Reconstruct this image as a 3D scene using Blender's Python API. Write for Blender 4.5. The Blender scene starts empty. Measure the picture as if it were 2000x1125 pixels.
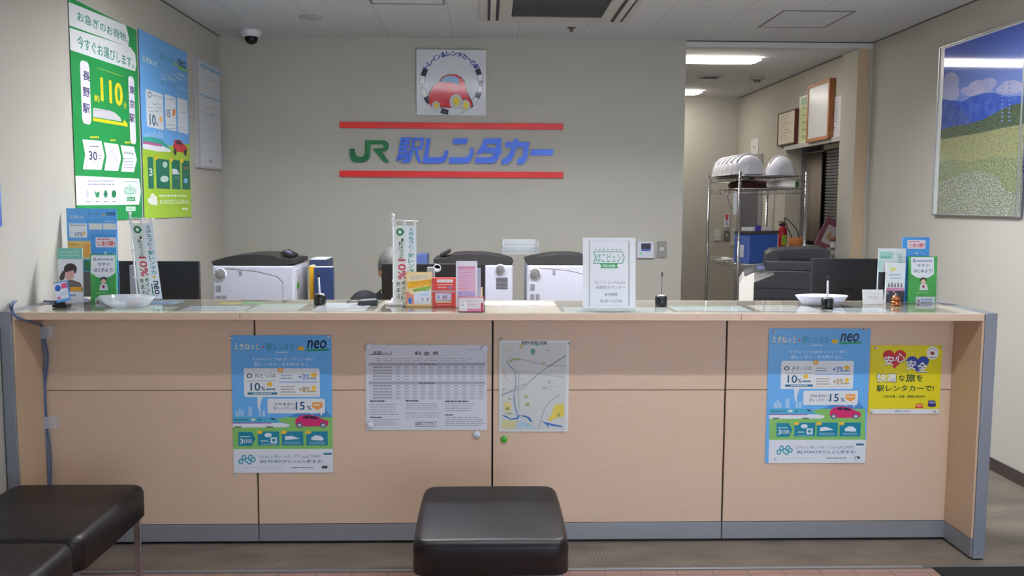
import bpy, bmesh, math, random
from mathutils import Vector, Matrix
random.seed(7)
PI = math.pi
SC = bpy.context.scene
COL = SC.collection

# ---------------------------------------------------------------- camera
YAW, PITCH, ROLL = (math.radians(a) for a in (1.68919868, 5.36212045, 0.29195327))
FPX, EYE = 1762.14, 1.5
_f = Vector((math.sin(YAW)*math.cos(PITCH), math.cos(YAW)*math.cos(PITCH), -math.sin(PITCH)))
_r0 = Vector((math.cos(YAW), -math.sin(YAW), 0)); _u0 = _r0.cross(_f)
_r = math.cos(ROLL)*_r0 + math.sin(ROLL)*_u0
_u = -math.sin(ROLL)*_r0 + math.cos(ROLL)*_u0
CAMP = Vector((0, 0, EYE))
cd = bpy.data.cameras.new('camera'); cam = bpy.data.objects.new('camera', cd); COL.objects.link(cam)
cam.matrix_world = Matrix(((_r.x, _u.x, -_f.x, 0), (_r.y, _u.y, -_f.y, 0), (_r.z, _u.z, -_f.z, EYE), (0, 0, 0, 1)))
cd.sensor_width = 36; cd.lens = FPX/2000*36; cd.clip_start = 0.05; cd.clip_end = 100
SC.camera = cam

def ray(x, y): return _r*((x-1000)/FPX) - _u*((y-562.5)/FPX) + _f
def onX(x, y, X): d = ray(x, y); return CAMP + d*(X/d.x)
def onY(x, y, Y): d = ray(x, y); return CAMP + d*(Y/d.y)
def onZ(x, y, Z): d = ray(x, y); return CAMP + d*((Z-EYE)/d.z)

# ---------------------------------------------------------------- world, exposure
w = bpy.data.worlds.new('world'); SC.world = w; w.use_nodes = True
bg = w.node_tree.nodes['Background']; bg.inputs[0].default_value = (0.66, 0.80, 1.0, 1); bg.inputs[1].default_value = 2.6
SC.view_settings.view_transform = 'Standard'; SC.view_settings.look = 'None'
SC.view_settings.exposure = 0.82; SC.view_settings.gamma = 1.0; SC.view_settings.use_curve_mapping = False
LIGHT_FRONT, LIGHT_OFFICE, LIGHT_BACK = 66.0, 72.0, 12.5

# ---------------------------------------------------------------- materials
def lin(c):
    if isinstance(c, str): c = tuple(int(c[i:i+2], 16) for i in (0, 2, 4))
    return tuple(((v/255)/12.92 if v/255 <= 0.04045 else (((v/255)+0.055)/1.055)**2.4) for v in c) + (1,)
_M = {}
def mat(c, rough=0.5, metal=0.0, noise=0.0, scale=(60, 60, 60), bump=0.0, coat=0.0, name=None, spec=None, coord='Object'):
    key = (str(c), rough, metal, noise, str(scale), bump, coat, name)
    if key in _M: return _M[key]
    m = bpy.data.materials.new(name or 'paint_%s' % (c if isinstance(c, str) else 'x')); m.use_nodes = True
    nt = m.node_tree; b = nt.nodes['Principled BSDF']
    b.inputs['Base Color'].default_value = lin(c); b.inputs['Roughness'].default_value = rough
    b.inputs['Metallic'].default_value = metal
    if spec is not None: b.inputs['Specular IOR Level'].default_value = spec
    if coat: b.inputs['Coat Weight'].default_value = coat; b.inputs['Coat Roughness'].default_value = 0.04
    if noise or bump:
        tc = nt.nodes.new('ShaderNodeTexCoord'); mp = nt.nodes.new('ShaderNodeMapping'); mp.inputs['Scale'].default_value = scale
        n = nt.nodes.new('ShaderNodeTexNoise'); n.inputs['Scale'].default_value = 1.0; n.inputs['Detail'].default_value = 4
        nt.links.new(tc.outputs[coord], mp.inputs[0]); nt.links.new(mp.outputs[0], n.inputs[0])
        if noise:
            r = nt.nodes.new('ShaderNodeValToRGB'); l = lin(c)
            r.color_ramp.elements[0].position = 0.3; r.color_ramp.elements[1].position = 0.7
            r.color_ramp.elements[0].color = tuple(v*(1-noise) for v in l[:3])+(1,)
            r.color_ramp.elements[1].color = tuple(min(1, v*(1+noise)) for v in l[:3])+(1,)
            nt.links.new(n.outputs[0], r.inputs[0]); nt.links.new(r.outputs[0], b.inputs['Base Color'])
        if bump:
            bp = nt.nodes.new('ShaderNodeBump'); bp.inputs['Strength'].default_value = bump; bp.inputs['Distance'].default_value = 0.002
            nt.links.new(n.outputs[0], bp.inputs['Height']); nt.links.new(bp.outputs[0], b.inputs['Normal'])
    _M[key] = m; return m
def emit(c, s, name):
    m = bpy.data.materials.new(name); m.use_nodes = True; b = m.node_tree.nodes['Principled BSDF']
    b.inputs['Base Color'].default_value = lin(c); b.inputs['Emission Color'].default_value = lin(c); b.inputs['Emission Strength'].default_value = s
    return m
def clearmat(name, tint=(0.93, 0.95, 0.96), refl=0.5, rough=0.05, milky=0.0):
    m = bpy.data.materials.new(name); m.use_nodes = True; nt = m.node_tree
    for n in list(nt.nodes): nt.nodes.remove(n)
    o = nt.nodes.new('ShaderNodeOutputMaterial'); t = nt.nodes.new('ShaderNodeBsdfTransparent'); t.inputs[0].default_value = tint+(1,)
    g = nt.nodes.new('ShaderNodeBsdfGlossy'); g.inputs['Roughness'].default_value = rough
    f = nt.nodes.new('ShaderNodeFresnel'); f.inputs[0].default_value = 1.0+refl
    mx = nt.nodes.new('ShaderNodeMixShader'); geo = nt.nodes.new('ShaderNodeNewGeometry')
    inv = nt.nodes.new('ShaderNodeMath'); inv.operation = 'SUBTRACT'; inv.inputs[0].default_value = 1.0; nt.links.new(geo.outputs['Backfacing'], inv.inputs[1])
    mu = nt.nodes.new('ShaderNodeMath'); mu.operation = 'MULTIPLY'; nt.links.new(f.outputs[0], mu.inputs[0]); nt.links.new(inv.outputs[0], mu.inputs[1]); nt.links.new(mu.outputs[0], mx.inputs[0])
    src = t
    if milky:
        d = nt.nodes.new('ShaderNodeBsdfDiffuse'); d.inputs[0].default_value = (0.85, 0.87, 0.93, 1)
        m2 = nt.nodes.new('ShaderNodeMixShader'); m2.inputs[0].default_value = milky
        nt.links.new(t.outputs[0], m2.inputs[1]); nt.links.new(d.outputs[0], m2.inputs[2]); src = m2
    nt.links.new(src.outputs[0], mx.inputs[1]); nt.links.new(g.outputs[0], mx.inputs[2]); nt.links.new(mx.outputs[0], o.inputs[0])
    return m
CLEAR = clearmat('clear_acrylic'); FILM = clearmat('clear_vinyl_sheet', tint=(0.95, 0.96, 0.96), refl=0.8, rough=0.02)
TRAYM = clearmat('clear_tray_plastic', refl=0.4, rough=0.1, milky=0.12)
FROST = clearmat('translucent_plastic', refl=0.45, rough=0.15, milky=0.38)

def mapped_stripes(name, base, axis, period, width, dark, rough=0.8, off=0.0, axis2=None, period2=1, off2=0, noise=0.05, nscale=(3, 3, 3)):
    """painted surface with thin joints repeating along one or two axes (object coordinates = metres)"""
    m = bpy.data.materials.new(name); m.use_nodes = True; nt = m.node_tree; b = nt.nodes['Principled BSDF']; b.inputs['Roughness'].default_value = rough
    tc = nt.nodes.new('ShaderNodeTexCoord'); sp = nt.nodes.new('ShaderNodeSeparateXYZ'); nt.links.new(tc.outputs['Object'], sp.inputs[0])
    def line(ax, per, o):
        a = nt.nodes.new('ShaderNodeMath'); a.operation = 'SUBTRACT'; nt.links.new(sp.outputs[ax], a.inputs[0]); a.inputs[1].default_value = o
        p = nt.nodes.new('ShaderNodeMath'); p.operation = 'PINGPONG'; nt.links.new(a.outputs[0], p.inputs[0]); p.inputs[1].default_value = per/2
        l = nt.nodes.new('ShaderNodeMath'); l.operation = 'LESS_THAN'; nt.links.new(p.outputs[0], l.inputs[0]); l.inputs[1].default_value = width/2
        return l
    l = line(axis, period, off)
    if axis2 is not None:
        l2 = line(axis2, period2, off2); mxm = nt.nodes.new('ShaderNodeMath'); mxm.operation = 'MAXIMUM'
        nt.links.new(l.outputs[0], mxm.inputs[0]); nt.links.new(l2.outputs[0], mxm.inputs[1]); l = mxm
    mp = nt.nodes.new('ShaderNodeMapping'); mp.inputs['Scale'].default_value = nscale; nt.links.new(tc.outputs['Object'], mp.inputs[0])
    n = nt.nodes.new('ShaderNodeTexNoise'); n.inputs['Scale'].default_value = 1; n.inputs['Detail'].default_value = 5; nt.links.new(mp.outputs[0], n.inputs[0])
    r = nt.nodes.new('ShaderNodeValToRGB'); c = lin(base); r.color_ramp.elements[0].position = .3; r.color_ramp.elements[1].position = .7
    r.color_ramp.elements[0].color = tuple(v*(1-noise) for v in c[:3])+(1,); r.color_ramp.elements[1].color = tuple(v*(1+noise) for v in c[:3])+(1,)
    nt.links.new(n.outputs[0], r.inputs[0])
    mx = nt.nodes.new('ShaderNodeMix'); mx.data_type = 'RGBA'; nt.links.new(l.outputs[0], mx.inputs[0]); nt.links.new(r.outputs[0], mx.inputs[6]); mx.inputs[7].default_value = lin(dark)
    nt.links.new(mx.outputs[2], b.inputs['Base Color'])
    return m

WALL = mat('bcb8ad', 0.9, noise=0.012, scale=(250, 250, 250), bump=0.25, name='wallpaper')
BEIGE = mat('c9b090', 0.7, name='beige_jamb_paint')
CEIL = mapped_stripes('ceiling_board', 'cccdd0', 0, 0.465, 0.004, 'a3a3a6', 0.9, off=0.225, axis2=1, period2=0.93, off2=5.67-0.93, noise=0.02, nscale=(40, 40, 40))
CEIL2 = mat('d2d2d4', 0.9, name='plain_ceiling_board', noise=0.02, scale=(40, 40, 40))
TILE = mapped_stripes('pink_floor_tile', 'b08d80', 0, 0.1475, 0.005, '84706a', 0.35, off=0.05, axis2=1, period2=0.1475, off2=3.535, noise=0.08, nscale=(12, 12, 12))
VINYL = mapped_stripes('brown_ribbed_floor', '84796d', 0, 0.016, 0.004, '756a5f', 0.5, noise=0.3, nscale=(4, 9, 5))
WOOD = mat('dabea3', 0.45, noise=0.028, scale=(6, 6, 190), name='light_wood_laminate')
WOODS = mat('cbb092', 0.5, noise=0.025, scale=(6, 6, 190), name='side_wood_laminate')
TOPM = mat('cfc3b2', 0.12, noise=0.03, scale=(6, 190, 6), name='glossy_worktop', coat=0.4)
GREY = mat('9b9da1', 0.32, metal=0.35, name='grey_plinth_metal')
GREYP = mat('8d9199', 0.4, metal=0.2, name='grey_edge_panel')
BLACK = mat('0c0c0e', 0.5, name='black_gap')
LEATHER = mat('151011', 0.4, bump=0.15, scale=(220, 220, 220), name='dark_brown_leatherette', spec=0.32)
CHROME = mat('c8c9cc', 0.2, metal=1.0, name='chrome')
ALU = mat('b9bbbd', 0.35, metal=0.8, name='brushed_aluminium')
WHITE = mat('e4e4e6', 0.4, name='white_plastic')
PWHITE = mat('bcbdca', 0.45, name='printer_white_plastic')
DARK = mat('1d1d20', 0.45, name='dark_plastic')
DGREY = mat('2a2c31', 0.5, name='charcoal_plastic')

# ---------------------------------------------------------------- mesh helpers
def A(bm, fn, *a, mi=0, smooth=False, **k):
    """run a mesh function and give its new faces a material index"""
    n0 = len(bm.faces); fn(bm, *a, **k); bm.faces.ensure_lookup_table()
    for f in bm.faces[n0:]:
        f.material_index = mi
        if smooth: f.smooth = True
def box(bm, x0, x1, y0, y1, z0, z1, bev=0.0, seg=2, mi=0, smooth=False, rot=None, piv=None):
    t = bmesh.new(); r = bmesh.ops.create_cube(t, size=1)
    for v in t.verts: v.co = Vector(((x0+x1)/2+v.co.x*(x1-x0), (y0+y1)/2+v.co.y*(y1-y0), (z0+z1)/2+v.co.z*(z1-z0)))
    if bev: bmesh.ops.bevel(t, geom=list(t.edges), offset=bev, segments=seg, profile=0.5, affect='EDGES')
    if rot is not None:
        p = Vector(piv) if piv is not None else Vector(((x0+x1)/2, (y0+y1)/2, (z0+z1)/2))
        bmesh.ops.rotate(t, cent=p, matrix=rot, verts=t.verts)
    merge(bm, t, mi, smooth)
def merge(bm, t, mi=0, smooth=False):
    mp = {v: bm.verts.new(v.co) for v in t.verts}
    for f in t.faces:
        try: g = bm.faces.new([mp[v] for v in f.verts])
        except ValueError: continue
        g.material_index = mi; g.smooth = smooth
    t.free()
def lathe(bm, prof, cx=0, cy=0, seg=24, mi=0, smooth=True, sx=1, sy=1, M=None):
    t = bmesh.new(); rings = []
    for r, z in prof:
        if r < 1e-6: rings.append([t.verts.new((cx, cy, z))])
        else: rings.append([t.verts.new((cx+r*sx*math.cos(2*PI*i/seg), cy+r*sy*math.sin(2*PI*i/seg), z)) for i in range(seg)])
    for a, b in zip(rings, rings[1:]):
        for i in range(seg):
            j = (i+1) % seg
            if len(a) == 1 and len(b) == 1: break
            if len(a) == 1: t.faces.new((a[0], b[j], b[i]))
            elif len(b) == 1: t.faces.new((a[i], a[j], b[0]))
            else: t.faces.new((a[i], a[j], b[j], b[i]))
    if len(rings[0]) > 1: t.faces.new(list(reversed(rings[0])))
    if len(rings[-1]) > 1: t.faces.new(rings[-1])
    if M is not None: bmesh.ops.transform(t, matrix=M, verts=t.verts)
    bmesh.ops.recalc_face_normals(t, faces=t.faces)
    merge(bm, t, mi, smooth)
def tube(bm, pts, r, seg=8, mi=0, smooth=True, r2=None):
    pts = [Vector(p) for p in pts]; t = bmesh.new(); rings = []; n = None
    for i, p in enumerate(pts):
        d = (pts[min(i+1, len(pts)-1)]-pts[max(i-1, 0)]).normalized()
        if n is None: n = d.orthogonal().normalized()
        n = (n-d*n.dot(d)).normalized(); b = d.cross(n)
        rr = r if r2 is None else r+(r2-r)*i/(len(pts)-1)
        rings.append([t.verts.new(p+rr*(math.cos(2*PI*k/seg)*n+math.sin(2*PI*k/seg)*b)) for k in range(seg)])
    for a, b in zip(rings, rings[1:]):
        for i in range(seg): t.faces.new((a[i], a[(i+1) % seg], b[(i+1) % seg], b[i]))
    t.faces.new(list(reversed(rings[0]))); t.faces.new(rings[-1])
    merge(bm, t, mi, smooth)
def spline(pts, n=8):
    P = [Vector(p) for p in pts]; P = [P[0]]+P+[P[-1]]; out = []
    for i in range(1, len(P)-2):
        for k in range(n):
            t = k/n; a, b, c, d = P[i-1:i+3]
            out.append(0.5*((2*b)+(c-a)*t+(2*a-5*b+4*c-d)*t*t+(3*b-a-3*c+d)*t**3))
    out.append(P[-2]); return out
def prism(bm, pts, y0, y1, mi=0):
    """polygon in XZ extruded from y0 to y1"""
    t = bmesh.new(); vs = [t.verts.new((p[0], y0, p[1])) for p in pts]; f = t.faces.new(vs)
    r = bmesh.ops.extrude_face_region(t, geom=[f]); 
    for v in [g for g in r['geom'] if isinstance(g, bmesh.types.BMVert)]: v.co.y = y1
    bmesh.ops.recalc_face_normals(t, faces=t.faces); bmesh.ops.triangulate(t, faces=[f for f in t.faces if len(f.verts) > 4])
    merge(bm, t, mi)
def obj(name, bm, mats, parent=None, loc=None, rotz=0, label=None):
    me = bpy.data.meshes.new(name); bm.to_mesh(me); bm.free()
    for m in (mats if isinstance(mats, (list, tuple)) else [mats]): me.materials.append(m)
    o = bpy.data.objects.new(name, me); COL.objects.link(o)
    if parent: o.parent = parent
    if loc is not None: o.location = loc
    if rotz: o.rotation_euler = (0, 0, rotz)
    if label: o['label'] = label
    return o
def tag(o, label, cat, group=None, kind=None):
    o['label'] = label; o['category'] = cat
    if group: o['group'] = group
    if kind: o['kind'] = kind
    return o
def thing(name, label, cat, loc=(0, 0, 0), rotz=0, group=None):
    o = bpy.data.objects.new(name, None); COL.objects.link(o); o.location = loc; o.rotation_euler = (0, 0, rotz); o.empty_display_size = 0.05
    return tag(o, label, cat, group)
def struct(name, bm, m, parent=None):
    o = obj(name, bm, m, parent); o['kind'] = 'structure'; return o
def copy_tree(o, parent=None):
    c = o.copy(); COL.objects.link(c)
    if parent: c.parent = parent
    for ch in [k for k in bpy.data.objects if k.parent == o]: copy_tree(ch, c)
    return c
def B(): return bmesh.new()
def quick(name, parent, m, *a, **k):
    bm = B(); box(bm, *a, **k); return obj(name, bm, m, parent)

# ---------------------------------------------------------------- lettering and printed sheets
_T = {}
def glyphs(s, bold=0.0, shear=0.0):
    bold *= .55; k = (s, bold, shear)
    if k not in _T:
        c = bpy.data.curves.new('lettering', 'FONT'); c.body = s; c.offset = bold; c.shear = shear; c.resolution_u = 3
        o = bpy.data.objects.new('lettering', c); COL.objects.link(o)
        dg = bpy.context.evaluated_depsgraph_get(); dg.update(); me = bpy.data.meshes.new_from_object(o.evaluated_get(dg))
        V = [(v.co.x, v.co.y) for v in me.vertices]; Fc = [tuple(p.vertices) for p in me.polygons]
        bpy.data.objects.remove(o); bpy.data.curves.remove(c); bpy.data.meshes.remove(me)
        if not V: V = [(0, 0), (1, 1)]
        x0 = min(v[0] for v in V); x1 = max(v[0] for v in V); y0 = min(v[1] for v in V); y1 = max(v[1] for v in V)
        _T[k] = ([((x-x0)/max(x1-x0, 1e-6), (y-y0)/max(y1-y0, 1e-6)) for x, y in V], Fc, (x1-x0)/max(y1-y0, 1e-6))
    return _T[k]
DL = 0.00012
class Sheet:
    """a printed sheet: base slab plus printed shapes in one mesh.  Shapes are given in the units of a working view (ox, oy, sc)
    and projected onto the sheet's own plane; plane = ('X'|'Y', value) ; local frame: x right, z up, front = -y"""
    def __init__(s, plane, view, tl, br, base='f0f0f0', thick=0.0008, rough=0.35, coat=0.0, tilt=0.0):
        s.plane = plane; s.view = view; s.rough = rough; s.coat = coat; s.mats = []; s.bm = B()
        ax, v = plane
        if ax == 'Y': s.ex = Vector((1, 0, 0)); s.n = Vector((0, -1, 0))
        elif v < 0: s.ex = Vector((0, 1, 0)); s.n = Vector((1, 0, 0))
        else: s.ex = Vector((0, -1, 0)); s.n = Vector((-1, 0, 0))
        s.o = s.world(*tl); a = s.loc(*tl); b = s.loc(*br); s.W = b[0]; s.H = -b[1]
        s.thick = thick
        s.slab(base, thick)
    def world(s, x, y):
        ox, oy, sc = s.view; x = x/sc+ox; y = y/sc+oy
        return (onX if s.plane[0] == 'X' else onY)(x, y, s.plane[1])
    def loc(s, x, y):
        d = s.world(x, y)-s.o; return (d.dot(s.ex), d.z)
    def mi(s, c):
        m = c if not isinstance(c, (str, tuple)) else mat(c, s.rough, coat=s.coat)
        if m not in s.mats: s.mats.append(m)
        return s.mats.index(m)
    def slab(s, c, t): box(s.bm, 0, s.W, 0, t, -s.H, 0, mi=s.mi(c))
    def eps(s):     # keeps overlapping prints of one layer apart
        s.k = (getattr(s, 'k', 0)+1) % 40; return s.k*2.5e-6
    def face(s, pts, c, l):
        e = s.eps()
        vs = [s.bm.verts.new((p[0], -l*DL-e, p[1])) for p in pts]
        f = s.bm.faces.new(vs); f.material_index = s.mi(c)
        f.normal_update()
        if f.normal.y > 0: f.normal_flip()
    def lp(s, pts, c, l=1):    # local polygon, may be concave
        e = s.eps(); t = bmesh.new(); f = t.faces.new([t.verts.new((p[0], -l*DL-e, p[1])) for p in pts])
        f.normal_update()
        if f.normal.y > 0: f.normal_flip()
        bmesh.ops.triangulate(t, faces=[f])
        for q in list(t.faces):
            q.normal_update()
            if q.calc_area() < 1e-9: continue
            if q.normal.y > 0: q.normal_flip()
        merge(s.bm, t, s.mi(c))
    def clip(s, p): return (min(max(p[0], 0), s.W), min(max(p[1], -s.H), 0))
    def poly(s, pts, c, l=1): s.lp([s.clip(s.loc(*p)) for p in pts], c, l)
    def rect(s, x0, y0, x1, y1, c, l=1, r=0):
        a = s.clip(s.loc(x0, y0)); b = s.clip(s.loc(x1, y1))
        if r:
            rr = r*min(abs(b[0]-a[0]), abs(a[1]-b[1])); pts = []
            for cx, cy, a0 in ((b[0]-rr, a[1]-rr, 0), (a[0]+rr, a[1]-rr, 90), (a[0]+rr, b[1]+rr, 180), (b[0]-rr, b[1]+rr, 270)):
                for k in range(5): t = math.radians(a0+k*22.5); pts.append((cx+rr*math.cos(t), cy+rr*math.sin(t)))
            s.lp(pts, c, l)
        else: s.face([(a[0], a[1]), (b[0], a[1]), (b[0], b[1]), (a[0], b[1])], c, l)
    def ell(s, cx, cy, rx, ry, c, l=1, n=20, a0=0, a1=360, hole=0):
        if hole:
            for k in range(n):
                t0 = math.radians(a0+(a1-a0)*k/n); t1 = math.radians(a0+(a1-a0)*(k+1)/n)
                s.poly([(cx+rx*math.cos(t0), cy-ry*math.sin(t0)), (cx+rx*math.cos(t1), cy-ry*math.sin(t1)), (cx+rx*hole*math.cos(t1), cy-ry*hole*math.sin(t1)), (cx+rx*hole*math.cos(t0), cy-ry*hole*math.sin(t0))], c, l)
        else:
            s.poly([(cx+rx*math.cos(math.radians(a0+(a1-a0)*k/n)), cy-ry*math.sin(math.radians(a0+(a1-a0)*k/n))) for k in range(n+(1 if a1-a0 < 360 else 0))], c, l)
    def text(s, t, x0, y0, x1, y1, c, l=4, bold=0.02, shear=0.0, rot=0):
        if bold >= 0.03:
            d = bold*.62*abs(y1-y0)*.5
            for k, (i, j) in enumerate(((0, 0), (1, 0), (-1, 0), (0, 1), (0, -1), (.7, .7), (-.7, -.7), (.7, -.7), (-.7, .7))): s.text(t, x0+i*d+d*.6, y0+j*d+d*.6, x1+i*d-d*.6, y1+j*d-d*.6, c, l+k*.06, 0.01, shear, rot)
            return
        V, Fc, asp = glyphs(t, bold, shear); a = s.loc(x0, y0); b = s.loc(x1, y1)
        cx, cz = (a[0]+b[0])/2, (a[1]+b[1])/2; w, h = b[0]-a[0], a[1]-b[1]
        ca, sa = math.cos(rot), math.sin(rot); m = s.mi(c)
        vs = []
        for u, v in V:
            X, Z = (u-.5)*w, (v-.5)*h; vs.append(s.bm.verts.new((cx+X*ca-Z*sa, -l*DL, cz+X*sa+Z*ca)))
        for f in Fc:
            try: g = s.bm.faces.new([vs[i] for i in f]); g.material_index = m
            except ValueError: pass
    def vtext(s, t, x0, y0, x1, y1, c, l=4, bold=0.02, gap=0.12):
        n = len(t); h = (y1-y0)/n
        for i, ch in enumerate(t):
            g = gap
            if ch in 'ーっ': s.text('|' if ch == 'ー' else ch, (x0+x1)/2-(x1-x0)*.12, y0+h*i+h*.1, (x0+x1)/2+(x1-x0)*.12, y0+h*(i+1)-h*.1, c, l, bold); continue
            s.text(ch, x0, y0+h*i+h*g/2, x1, y0+h*(i+1)-h*g/2, c, l, bold)
    def rows(s, x0, y0, x1, y1, n, c, l=3, fill=0.45, seed=1, ragged=0.25, words=4):
        """illegible small print as rows of short bars"""
        rnd = random.Random(seed*97+n); h = (y1-y0)/n
        for i in range(n):
            e = x1-(x1-x0)*ragged*rnd.random(); x = x0; ya = y0+h*i+h*(1-fill)/2
            while x < e-1e-3:
                wd = (x1-x0)/words*(0.5+rnd.random()); xe = min(x+wd, e); s.rect(x, ya, xe, ya+h*fill, c, l); x = xe+(x1-x0)*0.025
    def done(s, name, label, cat, group=None, parent=None, off=0.0, rx=0.0):
        R = Matrix((s.ex, -s.n, Vector((0, 0, 1)))).transposed().to_4x4()
        p = s.o + s.n*(s.thick+0.0003+off) if parent is None else s.o
        o = obj(name, s.bm, s.mats); o.matrix_world = Matrix.Translation(p) @ R @ Matrix.Rotation(rx, 4, 'X')
        if cat: tag(o, label, cat, group)
        elif label: o['label'] = label
        return o
# ================================================================ SETTING
XL, XR, YB, ZC = -1.955, 2.89, 6.8, 2.71
bm = B(); box(bm, XL-.15, XL, -1.6, 7.05, 0, ZC+.1); struct('wall_left', bm, WALL)
bm = B(); box(bm, XL-.15, 1.487, YB, 7.05, 0, ZC+.1); struct('wall_back', bm, WALL)
bm = B()
WY0, WY1, WZ0, WZ1 = 7.36, 8.68, 1.12, 2.05
box(bm, XR, XR+.15, -1.6, WY0, 0, ZC+.1); box(bm, XR, XR+.15, WY1, 10.5, 0, ZC+.1)
box(bm, XR, XR+.15, WY0, WY1, 0, WZ0); box(bm, XR, XR+.15, WY0, WY1, WZ1, ZC+.1)
struct('wall_right', bm, WALL)
bm = B(); box(bm, -0.6, XR+.15, 10.35, 10.5, 0, ZC+.1); struct('wall_end', bm, WALL)
bm = B(); box(bm, XL-.15, 0.3, -1.75, -1.6, 0, ZC+.1); box(bm, .3, XR+.15, -1.75, -1.6, 2.35, ZC+.1); struct('wall_daylight_block', bm, WALL)  # unseen wall added behind the camera to block daylight from the left
bm = B(); box(bm, -0.75, -0.6, 7.05, 10.5, 0, ZC+.1); struct('wall_storeroom', bm, WALL)
bm = B(); box(bm, XL-.15, XR+.15, -1.6, 6.85, ZC, ZC+.1); struct('ceiling', bm, CEIL)
bm = B(); box(bm, -0.75, XR+.15, 6.85, 10.5, ZC+.001, ZC+.1); struct('ceiling_back_room', bm, CEIL2)
bm = B(); box(bm, XL-.15, XR+.15, 3.612, 10.5, -.1, 0); struct('floor', bm, VINYL)
bm = B(); box(bm, XL-.15, XR+.15, -1.6, 3.575, -.1, -.004); struct('floor_tiles', bm, TILE)
# nosing strip, mat inset and baseboards
bm = B(); box(bm, XL, XR, 3.575, 3.6115, -.02, 0.001, mi=0); box(bm, XL, 1.82, 3.575, 3.590, 0.001, 0.0045, bev=.001, mi=1)
struct('trim_1', bm, [mat('7d7a78', 0.5, metal=.3), ALU])
bm = B(); box(bm, 1.862, XR-.001, 1.2, 3.574, -.0038, 0.004, bev=.002)
tag(obj('floor_mat', bm, mat('202423', 0.95, noise=.3, scale=(200, 200, 200), bump=.6)), 'black rubber floor mat in front of the gap right of the counter', 'mat')
bm = B(); box(bm, XR-.008, XR, 3.62, 6.8, 0, 0.07); box(bm, XR-.008, XR, -1.5, 3.57, 0, .07); struct('baseboard_right', bm, mat('4a3f3a', .6))
bm = B(); box(bm, XL, XL+.008, 4.2, 6.8, 0, 0.07); struct('baseboard_left', bm, mat('4a3f3a', .6))
bm = B(); box(bm, XL, 1.48, YB-.008, YB, 0, 0.07); struct('baseboard_back', bm, mat('4a3f3a', .6))
# jamb at the right end of the opening, head track
bm = B(); box(bm, 2.782, XR, YB-.001, 7.1, 0, ZC-.046, mi=0)
bm.faces.ensure_lookup_table()
for f in bm.faces:
    f.normal_update()
    if f.normal.x < -.5: f.material_index = 1
box(bm, 2.872, XR, YB-.012, YB-.002, 0, ZC-.05, mi=1, bev=.003)
struct('trim_2', bm, [BEIGE, WALL])
bm = B(); box(bm, 1.487, XR, YB-.004, 6.92, ZC-.046, ZC, mi=0); box(bm, 1.487, XR, YB-.006, YB+.004, ZC-.008, ZC-.0005, mi=1); struct('trim_3', bm, [mat('cfcecd', .6), mat('4a4a4c', .5)])
# thin dark shadow channel along the wall/ceiling joints
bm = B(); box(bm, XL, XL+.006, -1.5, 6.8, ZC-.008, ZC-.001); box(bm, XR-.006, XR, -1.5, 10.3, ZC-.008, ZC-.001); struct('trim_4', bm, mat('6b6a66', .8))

# window recess with blind
bm = B(); X2 = 3.14
box(bm, XR+.15, X2+.1, WY0-.1, WY0, WZ0-.1, WZ1+.1); box(bm, XR+.15, X2+.1, WY1, WY1+.1, WZ0-.1, WZ1+.1)
box(bm, XR+.15, X2+.1, WY0, WY1, WZ1, WZ1+.1); box(bm, XR+.15, X2+.1, WY0, WY1, WZ0-.1, WZ0); box(bm, X2+.02, X2+.1, WY0, WY1, WZ0, WZ1)
struct('trim_5', bm, mat('8b8b8c', .8))
win = struct('window_1', B(), mat('3a3b40', .15)); 
t = bmesh.new(); box(t, X2, X2+.012, WY0+.04, WY1-.25, WZ0+.03, WZ1-.06); t.to_mesh(win.data); t.free()
bm = B()
for y0, y1 in ((WY0+.01, WY0+.05), (WY1-.3, WY1-.25), ((WY0+WY1)/2-.12, (WY0+WY1)/2-.09)): box(bm, X2-.02, X2+.015, y0, y1, WZ0+.01, WZ1-.02)
box(bm, X2-.02, X2+.015, WY0+.01, WY1-.25, WZ1-.06, WZ1-.02); box(bm, X2-.02, X2+.015, WY0+.01, WY1-.25, WZ0+.005, WZ0+.04)
struct('window_frame', bm, mat('7b7a7c', .4, metal=.4), win)
bl = thing('window_blind', 'grey slatted blind hanging over the recessed window in the back room', 'blind', (X2-.05, 8.0, WZ1-.05))
bm = B(); box(bm, -.02, .02, -.6, .2, 0, .045, bev=.004); obj('headrail', bm, mat('c9c3b2', .5), bl)
bm = B()
for k in range(26): box(bm, -.012, .012, -.59, .17, -.03-.028*k, -.028-.028*k, rot=Matrix.Rotation(.9, 3, 'Y'))
obj('slats', bm, mat('a4a5a7', .5), bl)
bm = B(); tube(bm, [(-.02, -.57, 0), (-.02, -.57, -.62)], .008); obj('wand', bm, mat('e6e6e8', .4), bl)
cu = thing('curtain', 'drawn brownish curtain at the far side of the recessed window', 'curtain', (X2-.06, 8.46, WZ1-.07))
bm = B(); pts = [(.01*math.sin(k*1.3), -.2+.4*k/24) for k in range(25)]
for (a, b_), (c_, d) in zip(pts, pts[1:]): 
    v = [bm.verts.new(p) for p in ((a, b_, 0), (c_, d, 0), (c_, d, -.82), (a, b_, -.82))]; f = bm.faces.new(v); f.smooth = True
bmesh.ops.remove_doubles(bm, verts=bm.verts, dist=1e-4); bmesh.ops.solidify(bm, geom=list(bm.faces), thickness=.003)
obj('drape', bm, mat('93887c', .9), cu)
bm = B(); tube(bm, [(0, -.24, .012), (0, .22, .012)], .008); obj('curtain_rail', bm, ALU, cu)

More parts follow.
